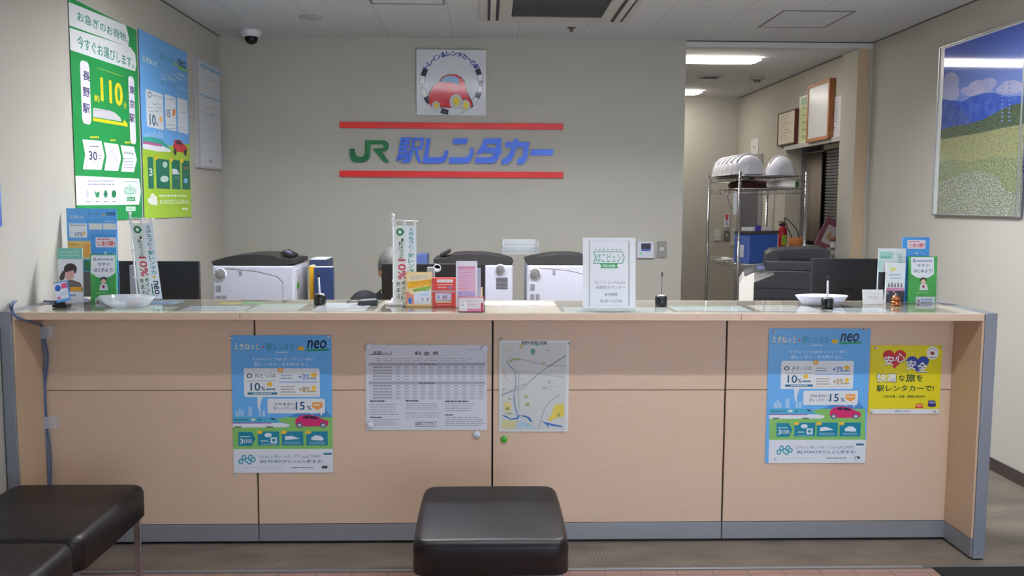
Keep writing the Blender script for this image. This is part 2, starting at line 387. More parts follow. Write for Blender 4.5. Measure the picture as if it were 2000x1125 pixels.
# door of the back room (right wall, far end)
d = struct('door_1', B(), mat('5d5a66', .5)); t = bmesh.new(); box(t, XR-.012, XR-.001, 9.44, 10.2, 0.01, 1.99); t.to_mesh(d.data); t.free()
bm = B(); box(bm, XR-.03, XR-.001, 9.4, 9.44, 0, 2.03); box(bm, XR-.03, XR-.001, 10.2, 10.24, 0, 2.03); box(bm, XR-.03, XR-.001, 9.44, 10.2, 1.99, 2.03); struct('door_frame', bm, ALU, d)
bm = B(); tube(bm, [(XR-.012, 9.5, 1.0), (XR-.06, 9.5, 1.0), (XR-.06, 9.62, 1.0)], .01); struct('door_handle', bm, CHROME, d)

# ================================================================ CEILING THINGS
def lamp(name, label, x0, x1, y0, y1, strength, z=ZC, skirt=0.0, col=(246, 249, 255)):
    cx, cy = (x0+x1)/2, (y0+y1)/2; L = (x1-x0)/2; W = (y1-y0)/2
    t = thing(name, label, 'ceiling light', (cx, cy, z), group='linear ceiling lights')
    bm = B(); box(bm, -L, L, -W*.55, W*.55, -.018, -.0005, bev=.003); obj('housing', bm, WHITE, t)
    bm = B(); vs = []
    for x in (-L+.01, L-.01): vs.append([bm.verts.new((x+(0.05 if x < 0 else -0.05)*(1 if zz < -.03 else 0), yy, zz)) for yy, zz in ((-W, -.019), (-W*.8, -.032), (W*.8, -.032), (W, -.019))])
    a, b = vs; [bm.faces.new((a[i], a[i+1], b[i+1], b[i])) for i in range(3)]; bm.faces.new(a[::-1]); bm.faces.new(b); bm.faces.new((a[0], b[0], b[3], a[3]))
    bmesh.ops.recalc_face_normals(bm, faces=bm.faces)
    obj('diffuser', bm, emit(col, strength, 'lit_diffuser'), t)
    if skirt:      # deep side reflectors that cut the light off sideways
        bm = B(); e = W+.006; f = .012; m_ = L+.006
        box(bm, -m_-f, m_+f, -e-f, -e, -skirt, -.001); box(bm, -m_-f, m_+f, e, e+f, -skirt, -.001); box(bm, -m_-f, -m_, -e, e, -skirt, -.001); box(bm, m_, m_+f, -e, e, -skirt, -.001)
        obj('reflector', bm, WHITE, t)
    return t
lamp('ceiling_light', 'lit fluorescent ceiling light nearest the opening of the back room', 1.0, 2.285, 7.53, 7.71, LIGHT_BACK, col=(255, 248, 238))
lamp('ceiling_light', 'lit fluorescent ceiling light at the far end of the back room', 1.0, 2.32, 9.72, 9.90, LIGHT_BACK, col=(255, 248, 238))
lamp('ceiling_light', 'fluorescent ceiling light left of the air conditioner over the office', -.95, .1, 4.62, 4.80, LIGHT_OFFICE, skirt=.09)
lamp('ceiling_light', 'added, unseen fluorescent ceiling light right of the air conditioner over the office', 0.65, 1.7, 4.62, 4.80, LIGHT_OFFICE, skirt=.09)  # added lamp, evens the brightness of the back and right walls
lamp('ceiling_light', 'left fluorescent ceiling light above the customer side of the counter', -.45, .7, 2.24, 2.33, LIGHT_FRONT*.62, skirt=.085)
lamp('ceiling_light', 'right fluorescent ceiling light above the customer side of the counter', 0.95, 2.1, 2.24, 2.33, LIGHT_FRONT, skirt=.085)

# air conditioner cassette
AX0, AX1, AY0, AY1 = -.04, .93, 5.1, 6.05
ac = thing('air_conditioner', 'white ceiling cassette air conditioner with a dark intake grille', 'air conditioner', ((AX0+AX1)/2, (AY0+AY1)/2, ZC))
h = .475; bm = B(); CREAM = mat('c2c0ba', .5, name='cassette_cream')
box(bm, -h-.01, h+.01, -h, h, -.026, -.001, bev=.012, seg=3); obj('panel', bm, CREAM, ac)
for sx in (-1, 1):
    bm = B(); box(bm, sx*.40-.035, sx*.40+.035, -.36, .40, -.034, -.0265, mi=0)
    obj('air_slot', bm, mat('16171c', .5), ac)
    bm = B(); box(bm, sx*.40-.02, sx*.40+.016, -.35, .39, -.042, -.0345, bev=.003, rot=Matrix.Rotation(sx*.25, 3, 'Y')); obj('louver', bm, CREAM, ac)
bm = B(); box(bm, -.285, .285, -.3, .275, -.030, -.0265); obj('grille_backing', bm, mat('26272b', .7), ac)
bm = B()
for k in range(60): x = -.28+.0095*k; box(bm, x, x+.0045, -.3, .275, -.036, -.0305)
for k in range(5): y = -.22+.11*k; box(bm, -.285, .285, y, y+.005, -.0375, -.0362)
obj('grille', bm, mat('56575a', .5), ac)
# access hatches
def hatch(label, x0, x1, y0, y1):
    t = thing('access_hatch', label, 'ceiling hatch', ((x0+x1)/2, (y0+y1)/2, ZC), group='ceiling hatches'); hx, hy = (x1-x0)/2, (y1-y0)/2
    bm = B(); box(bm, -hx+.014, hx-.014, -hy+.014, hy-.014, -.003, -.0005); obj('hatch_panel', bm, mat('cccdd0', .9), t)
    bm = B(); e = .012
    box(bm, -hx, hx, -hy, -hy+e, -.005, -.0005); box(bm, -hx, hx, hy-e, hy, -.005, -.0005); box(bm, -hx, -hx+e, -hy+e, hy-e, -.005, -.0005); box(bm, hx-e, hx, -hy+e, hy-e, -.005, -.0005)
    obj('hatch_frame', bm, mat('868589', .4, metal=.5), t)
hatch('square access hatch in the ceiling before the back room opening', 1.858, 2.315, 5.72, 6.255)
hatch('square access hatch in the ceiling left of the air conditioner', -.70, -.25, 5.13, 5.66)
# dome camera
dc = thing('dome_camera', 'white dome security camera with black lens ball on the ceiling', 'security camera', (-1.655, 6.55, ZC))
bm = B(); lathe(bm, [(.072, -.0005), (.074, -.02), (.066, -.045), (.05, -.052), (.0, -.053)]); obj('camera_housing', bm, WHITE, dc)
bm = B(); lathe(bm, [(.045, -.048), (.046, -.065), (.04, -.085), (.024, -.1), (0, -.106)]); obj('lens_dome', bm, mat('0a0a0c', .1), dc)
bm = B(); lathe(bm, [(.03, -.0005), (.028, -.006), (.012, -.008), (.01, -.022), (.016, -.026), (0, -.028)]); o = obj('sprinkler_head', bm, mat('6e5c48', .4, metal=.5), None, (.589, 6.357, ZC)); tag(o, 'small brown sprinkler head in the ceiling behind the air conditioner', 'sprinkler')
for X, l in ((-1.16, 'left'), ):
    bm = B(); lathe(bm, [(.075, -.0005), (.074, -.006), (.06, -.009), (0, -.009)], seg=32); o = obj('ceiling_speaker', bm, mat('b0b1b4', .8), None, (-1.15, 6.1, ZC)); tag(o, 'flat round ceiling plate right of the dome camera', 'ceiling plate')
v = thing('air_vent', 'small dark slotted vent in the back room ceiling', 'air vent', (2.13, 8.69, ZC))
bm = B(); box(bm, -.1, .1, -.09, .09, -.008, -.0005); obj('vent_frame', bm, mat('9a9a9c', .6), v)
bm = B(); box(bm, -.07, .075, -.06, .06, -.0095, -.0085); obj('vent_slot', bm, mat('101012', .6), v)
sd = thing('smoke_detector', 'round white smoke detector on the back room ceiling', 'smoke detector', (2.6, 8.73, ZC))
bm = B(); lathe(bm, [(.075, -.0005), (.07, -.015), (.05, -.02), (0, -.02)]); obj('detector_base', bm, mat('a9a8aa', .6), sd)
bm = B(); lathe(bm, [(.03, -.0205), (.03, -.04), (0, -.042)]); obj('sensor', bm, mat('6e665e', .6), sd)
# ================================================================ COUNTER
YF, YP, ZT = 3.652, 3.88, 1.054
ct = thing('reception_counter', 'long light wood reception counter with grey ends and plinth', 'counter', (0.085, YF, 0))
def cb(name, m, x0, x1, y0, y1, z0, z1, **k): return quick(name, ct, m, x0-.085, x1-.085, y0-YF, y1-YF, z0, z1, **k)
s1, s2 = onY(468, 620, YF).x, onY(1448, 620, YF).x
for a, b in ((-1.9, s1-.0008), (s1+.0008, s2-.0008), (s2+.0008, 2.068)):
    o = cb('worktop', [TOPM, WOOD], a, b, YF, 4.15, ZT-.03, ZT, bev=.0015, seg=1)
    for p in o.data.polygons:
        if p.normal.z < .5: p.material_index = 1
for a, b in ((2.072, 2.122), (-1.948, -1.903)): cb('side_panel', GREYP, a, b, YF-.002, 4.17, .006, ZT+.002, bev=.002)
cb('side_lining', WOODS, 2.062, 2.071, YF+.004, 4.1, .093, ZT-.031); cb('side_lining', WOODS, -1.902, -1.893, YF+.004, 4.1, .093, ZT-.031)
cb('side_plinth', GREY, 2.062, 2.071, YF+.004, 4.1, .012, .090); cb('side_plinth', GREY, -1.902, -1.893, YF+.004, 4.1, .012, .09)
cb('side_foot', BLACK, 2.078, 2.116, YF+.003, 4.16, .0, .0055); cb('side_foot', BLACK, -1.944, -1.908, YF+.003, 4.16, .0, .0055)
js = [-1.892, -.994, .0315, 1.0555, 2.0615]
for i in range(4):
    a = js[i]+(.004 if i else 0); b = js[i+1]-(.004 if i < 3 else 0)
    cb('front_panel', WOOD, a, b, YP, YP+.02, .6895, ZT-.031, bev=.0008, seg=1); cb('front_panel', WOOD, a, b, YP, YP+.02, .0925, .6865, bev=.0008, seg=1)
    cb('plinth', GREY, a-.002, b+.002, YP, YP+.02, .0135, .0895, bev=.001, seg=1)
cb('backing_board', BLACK, -1.9, 2.06, YP+.021, YP+.03, 0.0, ZT-.031)
cb('backing_board', WOODS, -1.9, 2.06, 4.12, 4.14, 0.0, ZT-.031)
# clear vinyl sheets and papers under them
def flat(name, label, cat, pts, z, m, th=.0006, group=None):
    bm = B(); vs = [bm.verts.new((p.x, p.y, z)) for p in pts]; f = bm.faces.new(vs); f.normal_update()
    if f.normal.z < 0: f.normal_flip()
    r = bmesh.ops.extrude_face_region(bm, geom=[f]); bmesh.ops.translate(bm, vec=(0, 0, th), verts=[g for g in r['geom'] if isinstance(g, bmesh.types.BMVert)])
    bmesh.ops.recalc_face_normals(bm, faces=bm.faces)
    return tag(obj(name, bm, m), label, cat, group)
def fq(x0, y0, x1, y1, sk=0): return [onZ(x0, y0, ZT), onZ(x1, y0, ZT), onZ(x1+sk, y1, ZT), onZ(x0-(sk if x0 > 948 else sk), y1, ZT)]
def wq(X0, X1, Y0, Y1): return [Vector((X0, Y0, 0)), Vector((X1, Y0, 0)), Vector((X1, Y1, 0)), Vector((X0, Y1, 0))]
def paper(label, X0, X1, Y0, Y1, base, prints=(), cat='paper', name='paper_sheet', z=ZT+.0002, group=None):
    bm = B(); mats = [mat(base, .5)]; cx, cy = (X0+X1)/2, (Y0+Y1)/2; box(bm, X0-cx, X1-cx, Y0-cy, Y1-cy, 0, .0005)
    for (u0, v0, u1, v1, c) in prints:
        m = mat(c, .5)
        if m not in mats: mats.append(m)
        box(bm, X0-cx+(X1-X0)*u0, X0-cx+(X1-X0)*u1, Y0-cy+(Y1-Y0)*v0, Y0-cy+(Y1-Y0)*v1, .0006, .0007, mi=mats.index(m))
    o = obj(name, bm, mats, None, (cx, cy, z)); return tag(o, label, cat, group)
def film(label, X0, X1, Y0, Y1):
    bm = B(); box(bm, -(X1-X0)/2, (X1-X0)/2, -(Y1-Y0)/2, (Y1-Y0)/2, 0, .0015, bev=.0005, seg=1)
    return tag(obj('desk_mat', bm, FILM, None, ((X0+X1)/2, (Y0+Y1)/2, ZT+.0012)), label, 'desk mat')
G = [(.06, .1, .94, .16, '7fae8f'), (.06, .3, .94, .34, 'a9b0b0'), (.06, .45, .8, .49, 'a9b0b0'), (.06, .6, .9, .64, 'a9b0b0'), (.06, .8, .94, .88, '7fae8f')]
paper('pale blue printed sheet under the clear mat behind the leftmost tray', -1.62, -1.36, 3.95, 4.1, 'b9cbe0', [(.1, .2, .9, .4, '8aa5cc')])
paper('cream sheet with green lines under the clear mat before the leftmost tray', -1.55, -1.3, 3.70, 3.86, 'cfd8c8', [(.1, .2, .9, .35, '5f9d78'), (.1, .6, .7, .7, '9fb79f')])
paper('white sheet with blue script under the clear mat, first from the left tray', -1.26, -1.0, 3.72, 3.88, 'd8dde0', [(.1, .45, .8, .6, '6f9cb8')])
paper('yellow label lying on the counter in front of the left printer', -1.17, -1.08, 3.96, 4.03, 'e0c95a')
paper('green label lying on the counter beside the yellow label', -1.07, -.98, 3.96, 4.03, '6fbf7a')
paper('white form with a green border under the clear mat left of the pen stand', -.98, -.78, 3.72, 3.98, 'dfe3dd', G)
paper('white letter sheet between the pen stand and the black card tray', -.72, -.50, 3.72, 4.02, 'e6e8ea', [(.1, .2, .9, .25, 'b8bec6'), (.1, .5, .9, .54, 'b8bec6')])
paper('large white blank sheet lying behind the pink card box', -.03, .31, 3.95, 4.08, 'eceff2', z=ZT+.0002)
paper('grey printed form under the clear mat in front of the standing white sign', .33, .78, 3.69, 3.86, 'cfd2cd', [(.05, .2, .95, .26, 'a8adab'), (.05, .6, .95, .64, 'a8adab')])
paper('white form with green line under the clear mat beneath the middle-right pen stand', .80, 1.12, 3.72, 3.93, 'd3dad6', [(.05, .75, .95, .85, '4f8f75'), (.1, .2, .4, .3, '8a9a96')])
paper('white form with brown edges under the clear mat left of the right tray', 1.16, 1.42, 3.72, 3.95, 'dcdcd4', [(.05, .8, .95, .86, 'b59a72'), (.1, .3, .8, .4, 'a9b8c8')])
paper('pale sheet under the clear mat in front of the right tray', 1.45, 1.72, 3.70, 3.84, 'd5dadb', [(.1, .3, .7, .5, '9fc0c8')])
film('clear vinyl desk mat over papers at the left end of the counter', -1.80, -.46, 3.69, 4.11)
film('clear vinyl desk mat under the guide book and flag at mid counter', -.44, .0, 3.67, 4.10)
film('clear vinyl desk mat over papers right of mid counter', .31, 1.98, 3.68, 4.10)
ZI = ZT+.003   # surface of the mats
# desk and backroom furniture
dk = thing('office_desk', 'long grey office desk directly behind the counter', 'desk', (0.05, 4.5, 0))
quick('desktop', dk, mat('a9a49b', .5), -1.93, 1.95, -.33, .38, .695, .72, bev=.003)
for x in (-1.9, -.6, .7, 1.9): quick('desk_leg', dk, mat('8a8d90', .5), x-.02, x+.02, -.3, .35, 0, .694)
def cabinet(label, x0, x1, y0, y1, h, nd, rot=0):
    t = thing('low_cabinet', label, 'cabinet', ((x0+x1)/2, (y0+y1)/2, 0)); w, dd = (x1-x0)/2, (y1-y0)/2
    quick('body', t, mat('8f9093', .5), -w, w, -dd, dd, 0.03, h-.02); quick('cabinet_top', t, mat('a3a09a', .5), -w-.005, w+.005, -dd-.005, dd+.005, h-.0195, h); quick('kick', t, BLACK, -w+.02, w-.02, -dd+.02, dd-.02, 0, .0295)
    for i in range(nd):
        a = -w+2*w*i/nd+.003; b = -w+2*w*(i+1)/nd-.003; dr = quick('door', t, mat('9b9ca0', .5), a, b, -dd-.014, -dd-.0005, .04, h-.03)
        quick('handle', dr, ALU, b-.03, b-.02, -dd-.028, -dd-.0145, h*.6, h*.6+.1)
    return t
cabinet('low grey cabinet carrying the left laser printer', -1.62, -1.02, 5.24, 5.76, .74, 2)
cabinet('low grey cabinet carrying the two right laser printers', -.46, .82, 5.40, 5.92, .74, 3)
cabinet('low grey cabinet under the recessed window in the back room', 2.56, 2.88, 7.40, 9.2, 1.10, 2)
# ---------------------------------------------------------------- laser printers
def printer():
    t = thing('laser_printer', '', 'printer'); L, D_, H = .475, .40, .435
    bm = B(); box(bm, 0, L, 0, D_, 0.0, H-.045, bev=.012, seg=3); obj('printer_body', bm, PWHITE, t)
    bm = B()   # dark sloping lid with a raised hump
    prism(bm, [(-.004, H-.02), (.004, H-.044), (L*.86, H-.044), (L+.003, H-.035), (L+.003, H-.012), (L*.82, H-.004), (L*.75, H+.012), (L*.6, H+.019), (.18, H+.017), (.08, H+.004)], .004, D_-.004)
    obj('printer_lid', bm, mat('2c2a2a', .5), t)
    cp = quick('control_panel', t, DARK, L*.80, L*.94, .09, .27, H+.006, H+.026, bev=.004, rot=Matrix.Rotation(.45, 3, 'Y')); quick('display', cp, mat('6a6f9a', .2), L*.84, L*.90, .12, .2, H+.0275, H+.029, rot=Matrix.Rotation(.45, 3, 'Y'))
    v = bmesh.new(); lathe(v, [(0.036, 0), (.036, .004), (.031, .007), (0, .007)], seg=32, M=Matrix.Translation((.048, -.0005, H-.095)) @ Matrix.Rotation(PI/2, 4, 'X')); vent = obj('round_vent', v, WHITE, t)
    bm = B()
    for k in range(-4, 5):
        hw = math.sqrt(max(.0315**2-(k*.0075)**2, 0)); box(bm, .048-hw, .048+hw, -.0092, -.0078, H-.095+k*.0075-.002, H-.095+k*.0075+.002, rot=Matrix.Rotation(-.95, 3, 'Y'), piv=(.048, 0, H-.095))
    obj('vent_slots', bm, mat('141418', .6), vent)
    bm = B()
    for k in range(5): box(bm, .02, .048, -.0015, .0, H-.165-.008*k, H-.161-.008*k)
    for j in range(2):
        for k in range(9): box(bm, .02+.033*j, .045+.033*j, -.0015, .0, H-.225-.008*k, H-.2215-.008*k)
    for k in range(4): box(bm, .155, .172, -.0015, .0, H-.08-.008*k, H-.0765-.008*k)
    for k in range(2): box(bm, .19, .215, -.0015, 0, .06-.008*k, .0635-.008*k)
    obj('side_vents', bm, mat('7a7b86', .6), t)
    bm = B(); tube(bm, [(.07, -.001, H-.06), (.25, -.001, H-.075), (.38, -.001, H-.105), (.41, -.001, H-.14), (.413, -.001, .02)], .0012, seg=5); obj('seam', bm, mat('9a9aa6', .6), t)
    quick('paper_tray', t, PWHITE, L-.001, L+.008, .03, D_-.03, .02, .12, bev=.003); quick('front_cover', t, PWHITE, L-.001, L+.006, .03, D_-.03, .13, .37, bev=.003)
    quick('sticker', t, mat('58a53c', .4), L+.0062, L+.0075, .04, .1, .25, .285)
    return t
p1 = printer(); p1.location = (-1.595, 5.3, .74); p1['label'] = 'white laser printer with dark lid left of the dark blue files'
p2 = copy_tree(p1); p2.location = (.164, 5.82, .74); p2.rotation_euler.z = PI; p2['label'] = 'white laser printer behind the guide book and the monitor'
p3 = copy_tree(p1); p3.location = (.25, 5.42, .74); p3['label'] = 'white laser printer partly hidden by the standing white sign'
for p in (p1, p2, p3): p['group'] = 'white laser printers behind the counter'
# mid printer is turned round: give it its own round vent on the side that faces us
bm = B(); lathe(bm, [(0.031, 0), (.031, .004), (.026, .007), (0, .007)], seg=32, M=Matrix.Translation((.075, .4005, .365)) @ Matrix.Rotation(-PI/2, 4, 'X')); vv = obj('round_vent', bm, WHITE, p2)
bm = B()
for k in range(-4, 5):
    hw = math.sqrt(max(.0265**2-(k*.0062)**2, 0)); box(bm, .075-hw, .075+hw, .4078, .4092, .365+k*.0062-.0017, .365+k*.0062+.0017, rot=Matrix.Rotation(1.1, 3, 'Y'), piv=(.075, .4, .365))
for k in range(9): box(bm, .03, .1, .4, .4015, .31-.008*k, .3135-.008*k)
obj('vent_slots', bm, mat('141418', .6), vv)
tr = thing('acrylic_tray', 'clear acrylic letter tray bridging two laser printers', 'tray', (.21, 5.55, 1.196))
for z in (0, .045):
    bm = B(); box(bm, -.11, .11, -.13, .13, z, z+.004); box(bm, -.11, -.106, -.13, .13, z+.0045, z+.035); box(bm, .106, .11, -.13, .13, z+.0045, z+.035); box(bm, -.105, .105, .126, .13, z+.0045, z+.035); obj('tray_level', bm, TRAYM, tr)
bm = B(); [tube(bm, [(x, y, .0042), (x, y, .0448)], .004) for x in (-.1, .1) for y in (-.12, .12)]; obj('posts', bm, TRAYM, tr)
# files beside the left printer
for (lab, c, x0, x1, y0, Y, d, tilt) in (('dark blue file standing nearest the left printer, tall', '2d3a5c', 604, 637, 507, 5.48, .25, 0), ('bright yellow file standing between the left printer and a blue file', 'd9a514', 603.5, 611, 520, 5.36, .1, 0), ('dark blue box file behind the leftmost pen stand', '1f3560', 613, 650, 522, 5.3, .05, 0)):
    a = onY(x0, y0, Y); b = onY(x1, y0, Y); bm = B(); hh = a.z-.742; box(bm, 0, b.x-a.x, 0, d, 0, hh, bev=.002); box(bm, .003, b.x-a.x-.003, .004, d-.004, hh-.0005, hh+.004, mi=1)
    tag(obj('box_file', bm, [mat(c, .45), mat('d8d8d4', .7)], None, (a.x, Y, .741)), lab, 'file', 'files beside the printers')
a = onY(815, 497, 5.5); b = onY(838, 515, 5.5); bm = B(); box(bm, 0, .065, 0, .2, 0, a.z-.741, bev=.002)
tag(obj('box_file', bm, mat('4a5d8e', .45), None, (a.x-.005, 5.5, .741)), 'slate blue file rising beside the middle printer', 'file')
# ---------------------------------------------------------------- monitors (backs)
def monitor(label, x0, x1, y0, Y, mark=False, arm=.0):
    a = onY(x0, y0, Y); b = onY(x1, y0, Y); w = (b.x-a.x)/2; top = a.z-.722; t = thing('monitor', label, 'monitor', ((a.x+b.x)/2, Y, .722), group='monitors on the desk behind the counter')
    bm = B(); box(bm, -w, w, 0, .028, top-.30, top, bev=.004); obj('housing', bm, DARK, t)
    quick('screen', t, mat('0a0a10', .1), -w+.012, w-.012, .0285, .0295, top-.285, top-.012)
    quick('stand_neck', t, DARK, -.03, .03, -.014, -.0005, .012, top-.16); quick('stand_base', t, DARK, -.12, .12, -.09, .1, 0, .0115, bev=.004)
    return t
monitor('black monitor seen from behind the left mini flag', 205, 388, 510, 4.62)
m2 = monitor('black monitor with a round white mark seen behind the guide book', 745, 948, 515, 4.62)
bm = B(); lathe(bm, [(.021, 0), (.021, .001), (.017, .001), (.017, 0)], seg=28, M=Matrix.Translation((.018, -.0005, .445)) @ Matrix.Rotation(PI/2, 4, 'X')); obj('round_mark', bm, WHITE, m2)
monitor('black monitor at the right end in front of the copier', 1588, 1728, 505, 4.55)
# ---------------------------------------------------------------- copier
cx0 = onY(1443, 588, 5.75).x; cx1 = onY(1606, 588, 5.75).x
cp = thing('photocopier', 'large charcoal photocopier with a white front panel in the office', 'copier', (cx0, 5.75, 0), rotz=-.27)
CW = cx1-cx0; CHAR = mat('25272c', .5, name='copier_charcoal')
quick('copier_body', cp, CHAR, .085, CW-.01, 0, .55, .02, 1.08, bev=.006)
bm = B(); a = [(.0, .02), (.09, .02), (.09, 1.0), (.215, 1.055), (.205, 1.075), (.09, 1.065), (.02, 1.03), (.0, .99)]; prism(bm, a, .0, .5); obj('front_panel', bm, mat('e2ddd4', .4), cp)
bm = B(); vs = [(.045, -.005, 1.042), (.105, -.005, 1.0725), (.2, -.005, 1.0805), (.2, .4, 1.0805), (.105, .4, 1.0725), (.045, .4, 1.042)]
prism(bm, [(.03, 1.041), (.1, 1.068), (.2, 1.0765), (.2, 1.083), (.1, 1.076), (.03, 1.049)], .02, .45); op = obj('operation_panel', bm, mat('4a4c52', .3), cp)
quick('touch_screen', op, mat('8a8fb8', .15), .11, .19, .1, .4, 1.082, 1.086)
quick('scanner_unit', cp, CHAR, .16, CW-.02, .03, .55, 1.0805, 1.14, bev=.006)
bm = B(); prism(bm, [(.16, 1.141), (CW+.0, 1.141), (CW+.01, 1.21), (CW-.06, 1.222), (.3, 1.215), (.2, 1.205), (.165, 1.18)], .05, .5); obj('document_feeder', bm, mat('1c1e22', .5), cp)
quick('feeder_tray', cp, mat('17181c', .5), .24, CW-.05, .04, .045, 1.16, 1.2)
quick('seam', cp, BLACK, .09, CW-.015, -.0015, -.0005, .965, .969); quick('seam', cp, BLACK, .09, CW-.015, -.0015, -.0005, .9, .903)
quick('rear_vent', cp, mat('1d1e23', .6), .25, .43, -.002, -.0005, .8, .85); quick('handle', cp, mat('5d6068', .4), .14, .19, -.012, -.0005, .86, .87, rot=Matrix.Rotation(-.9, 3, 'Y'))
quick('paper_drawer', cp, CHAR, .0951, CW-.02, -.004, -.0016, .1, .6)
# ---------------------------------------------------------------- wire rack
RN, RFy = 7.12, 8.12
pa = onY(1446, 335, RN); pb = onY(1576, 333, RN); pc = onY(1378, 341, RFy)
rk = thing('wire_rack', 'tall chrome wire shelving rack in the back room opening', 'shelving rack', (pa.x, RN, 0)); RW = pb.x-pa.x; RD = RFy-RN; RT = pa.z
for x in (0, RW):
    for y in (0, RD):
        bm = B(); tube(bm, [(x, y, 0), (x, y, RT)], .0125, seg=12)
        for k in range(int(RT/.0254)-1): tube(bm, [(x, y, .03+k*.0254), (x, y, .033+k*.0254)], .0135, seg=10)
        obj('post', bm, CHROME, rk)
SH = [RT-.03, onY(1446, 368, RN).z, onY(1446, 517, RN).z, .55, .15]
for z in SH:
    bm = B()
    for zz in (0, -.035):
        for x in (0.015, RW-.015): tube(bm, [(x, 0.01, z+zz), (x, RD-.01, z+zz)], .003, seg=6)
        for y in (0.015, RD-.015): tube(bm, [(0.01, y, z+zz), (RW-.01, y, z+zz)], .003, seg=6)
    for k in range(int(RD/.03)): y = .02+k*.03; tube(bm, [(.015, y, z), (RW-.015, y, z)], .0018, seg=5)
    for side in (0.012, RW-.012):
        n = int(RD/.04); pts = [(side, .02+(RD-.04)*k/n, z-(0.035 if k % 2 else 0)) for k in range(n+1)]; tube(bm, pts, .0018, seg=5)
    for side in (.012, RD-.012):
        n = int(RW/.04); pts = [(.02+(RW-.04)*k/n, side, z-(0.035 if k % 2 else 0)) for k in range(n+1)]; tube(bm, pts, .0018, seg=5)
    obj('wire_shelf', bm, CHROME, rk)
# helmets
def helmet():
    t = thing('safety_helmet', '', 'helmet'); bm = B()
    n = 28; rings = []
    for j in range(11):
        a = j/10*PI/2; rings.append([])
        for i in range(n):
            th = 2*PI*i/n; ridge = 1+.035*max(0, math.cos(2*th))**8*math.sin(a)
            rings[-1].append(bm.verts.new((.125*math.cos(a)*math.cos(th), .105*math.cos(a)*math.sin(th)*1.0, .03+.135*math.sin(a)*ridge)))
    for a_, b_ in zip(rings, rings[1:]):
        for i in range(n): bm.faces.new((a_[i], a_[(i+1) % n], b_[(i+1) % n], b_[i]))
    low = [bm.verts.new((.132*math.cos(2*PI*i/n)*(1.12 if math.cos(2*PI*i/n) > .4 else 1), .111*math.sin(2*PI*i/n), .006)) for i in range(n)]
    for i in range(n): bm.faces.new((low[i], low[(i+1) % n], rings[0][(i+1) % n], rings[0][i]))
    bmesh.ops.remove_doubles(bm, verts=bm.verts, dist=1e-5)
    for f in bm.faces: f.smooth = True
    obj('shell', bm, mat('dfe0ea', .2, name='helmet_white'), t)
    bm = B(); tube(bm, [(.1*math.cos(2*PI*i/20), .088*math.sin(2*PI*i/20), .012) for i in range(21)], .007, seg=6); obj('headband', bm, mat('2b3358', .7), t)
    bm = B(); tube(bm, [(-.128*math.cos(a), 0, .032+.140*math.sin(a)) for a in [k*PI/12 for k in range(2, 11)]], .006, seg=6); obj('ridge', bm, mat('dfe0ea', .2, name='helmet_white'), t)
    return t
hz = SH[0]+.004
h0 = helmet(); spots = [(.10, .12), (.098, .25), (.09, .37), (.088, .49), (.086, .61), (.085, .73)]
LB = ['white safety helmet nearest the front of the row on the rack', 'second white helmet from the front in the row on the rack', 'third white helmet from the front in the row on the rack', 'fourth white helmet from the front in the row on the rack', 'fifth white helmet from the front in the row on the rack', 'white helmet at the far end of the row on the rack']
for i, (x, y) in enumerate(spots):
    hh = h0 if i == 0 else copy_tree(h0); hh.location = (pa.x+x, RN+y, hz); hh.rotation_euler = (0, 0, 0.25 if i == 0 else 0); hh['label'] = LB[i]; hh['group'] = 'white safety helmets on the rack'
hh = copy_tree(h0); q = onY(1524, 335, RN+.3); hh.location = (q.x, RN+.3, hz); hh.rotation_euler.z = .4; hh['label'] = 'white safety helmet standing apart at the right of the rack'; hh['group'] = 'white safety helmets on the rack'
# things on the second shelf
z2 = SH[1]+.002
bm = B(); rr = []
for j in range(9):
    u = j/8; rr.append([bm.verts.new((-.18+.36*u, .07*math.cos(a)*(.35+math.sin(PI*min(max(u, .06), .94))**.6), .002+.034*(.35+math.sin(PI*min(max(u, .06), .94))**.6)*(1+math.sin(a))*(.9+.1*math.sin(5*a+j)))) for a in [2*PI*k/16 for k in range(16)]])
for a_, b_ in zip(rr, rr[1:]):
    for i in range(16): f = bm.faces.new((a_[i], a_[(i+1) % 16], b_[(i+1) % 16], b_[i])); f.smooth = True
bm.faces.new(rr[0][::-1]); bm.faces.new(rr[-1])
q = onY(1467, 360, RN+.43); bgth = thing('folded_bag', 'dark reddish brown folded bag on the second shelf of the rack', 'bag', (q.x, RN+.43, z2+.004)); obj('bag_body', bm, mat('4d2c22', .8, noise=.3, scale=(60, 60, 60)), bgth)
bm = B(); tube(bm, spline([(.17, 0, .03), (.2, 0, .05), (.21, 0, .02), (.178, 0, .012)]), .004); obj('bag_handle', bm, mat('241812', .7), bgth)
rp = thing('rolled_poster', 'white paper roll with green inside on the second rack shelf', 'paper roll', (onY(1541, 357, RN+.14).x, RN+.14, z2+.034), rotz=.6)
bm = B(); n = 20
for (r_, m_) in ((.031, 0),):
    o1 = [bm.verts.new((-.0+r_*math.cos(2*PI*i/n), -.08, r_*math.sin(2*PI*i/n))) for i in range(n)]; o2 = [bm.verts.new((r_*math.cos(2*PI*i/n), .2, r_*math.sin(2*PI*i/n))) for i in range(n)]
    for i in range(n): f = bm.faces.new((o1[i], o1[(i+1) % n], o2[(i+1) % n], o2[i])); f.smooth = True
bmesh.ops.solidify(bm, geom=list(bm.faces), thickness=.003); obj('outer_sheet', bm, WHITE, rp)
bm = B(); lathe(bm, [(.026, -.075), (.026, .19), (.022, .19), (.022, -.075)], M=Matrix.Rotation(-PI/2, 4, 'X')); obj('inner_sheet', bm, mat('3f8a3a', .5), rp)
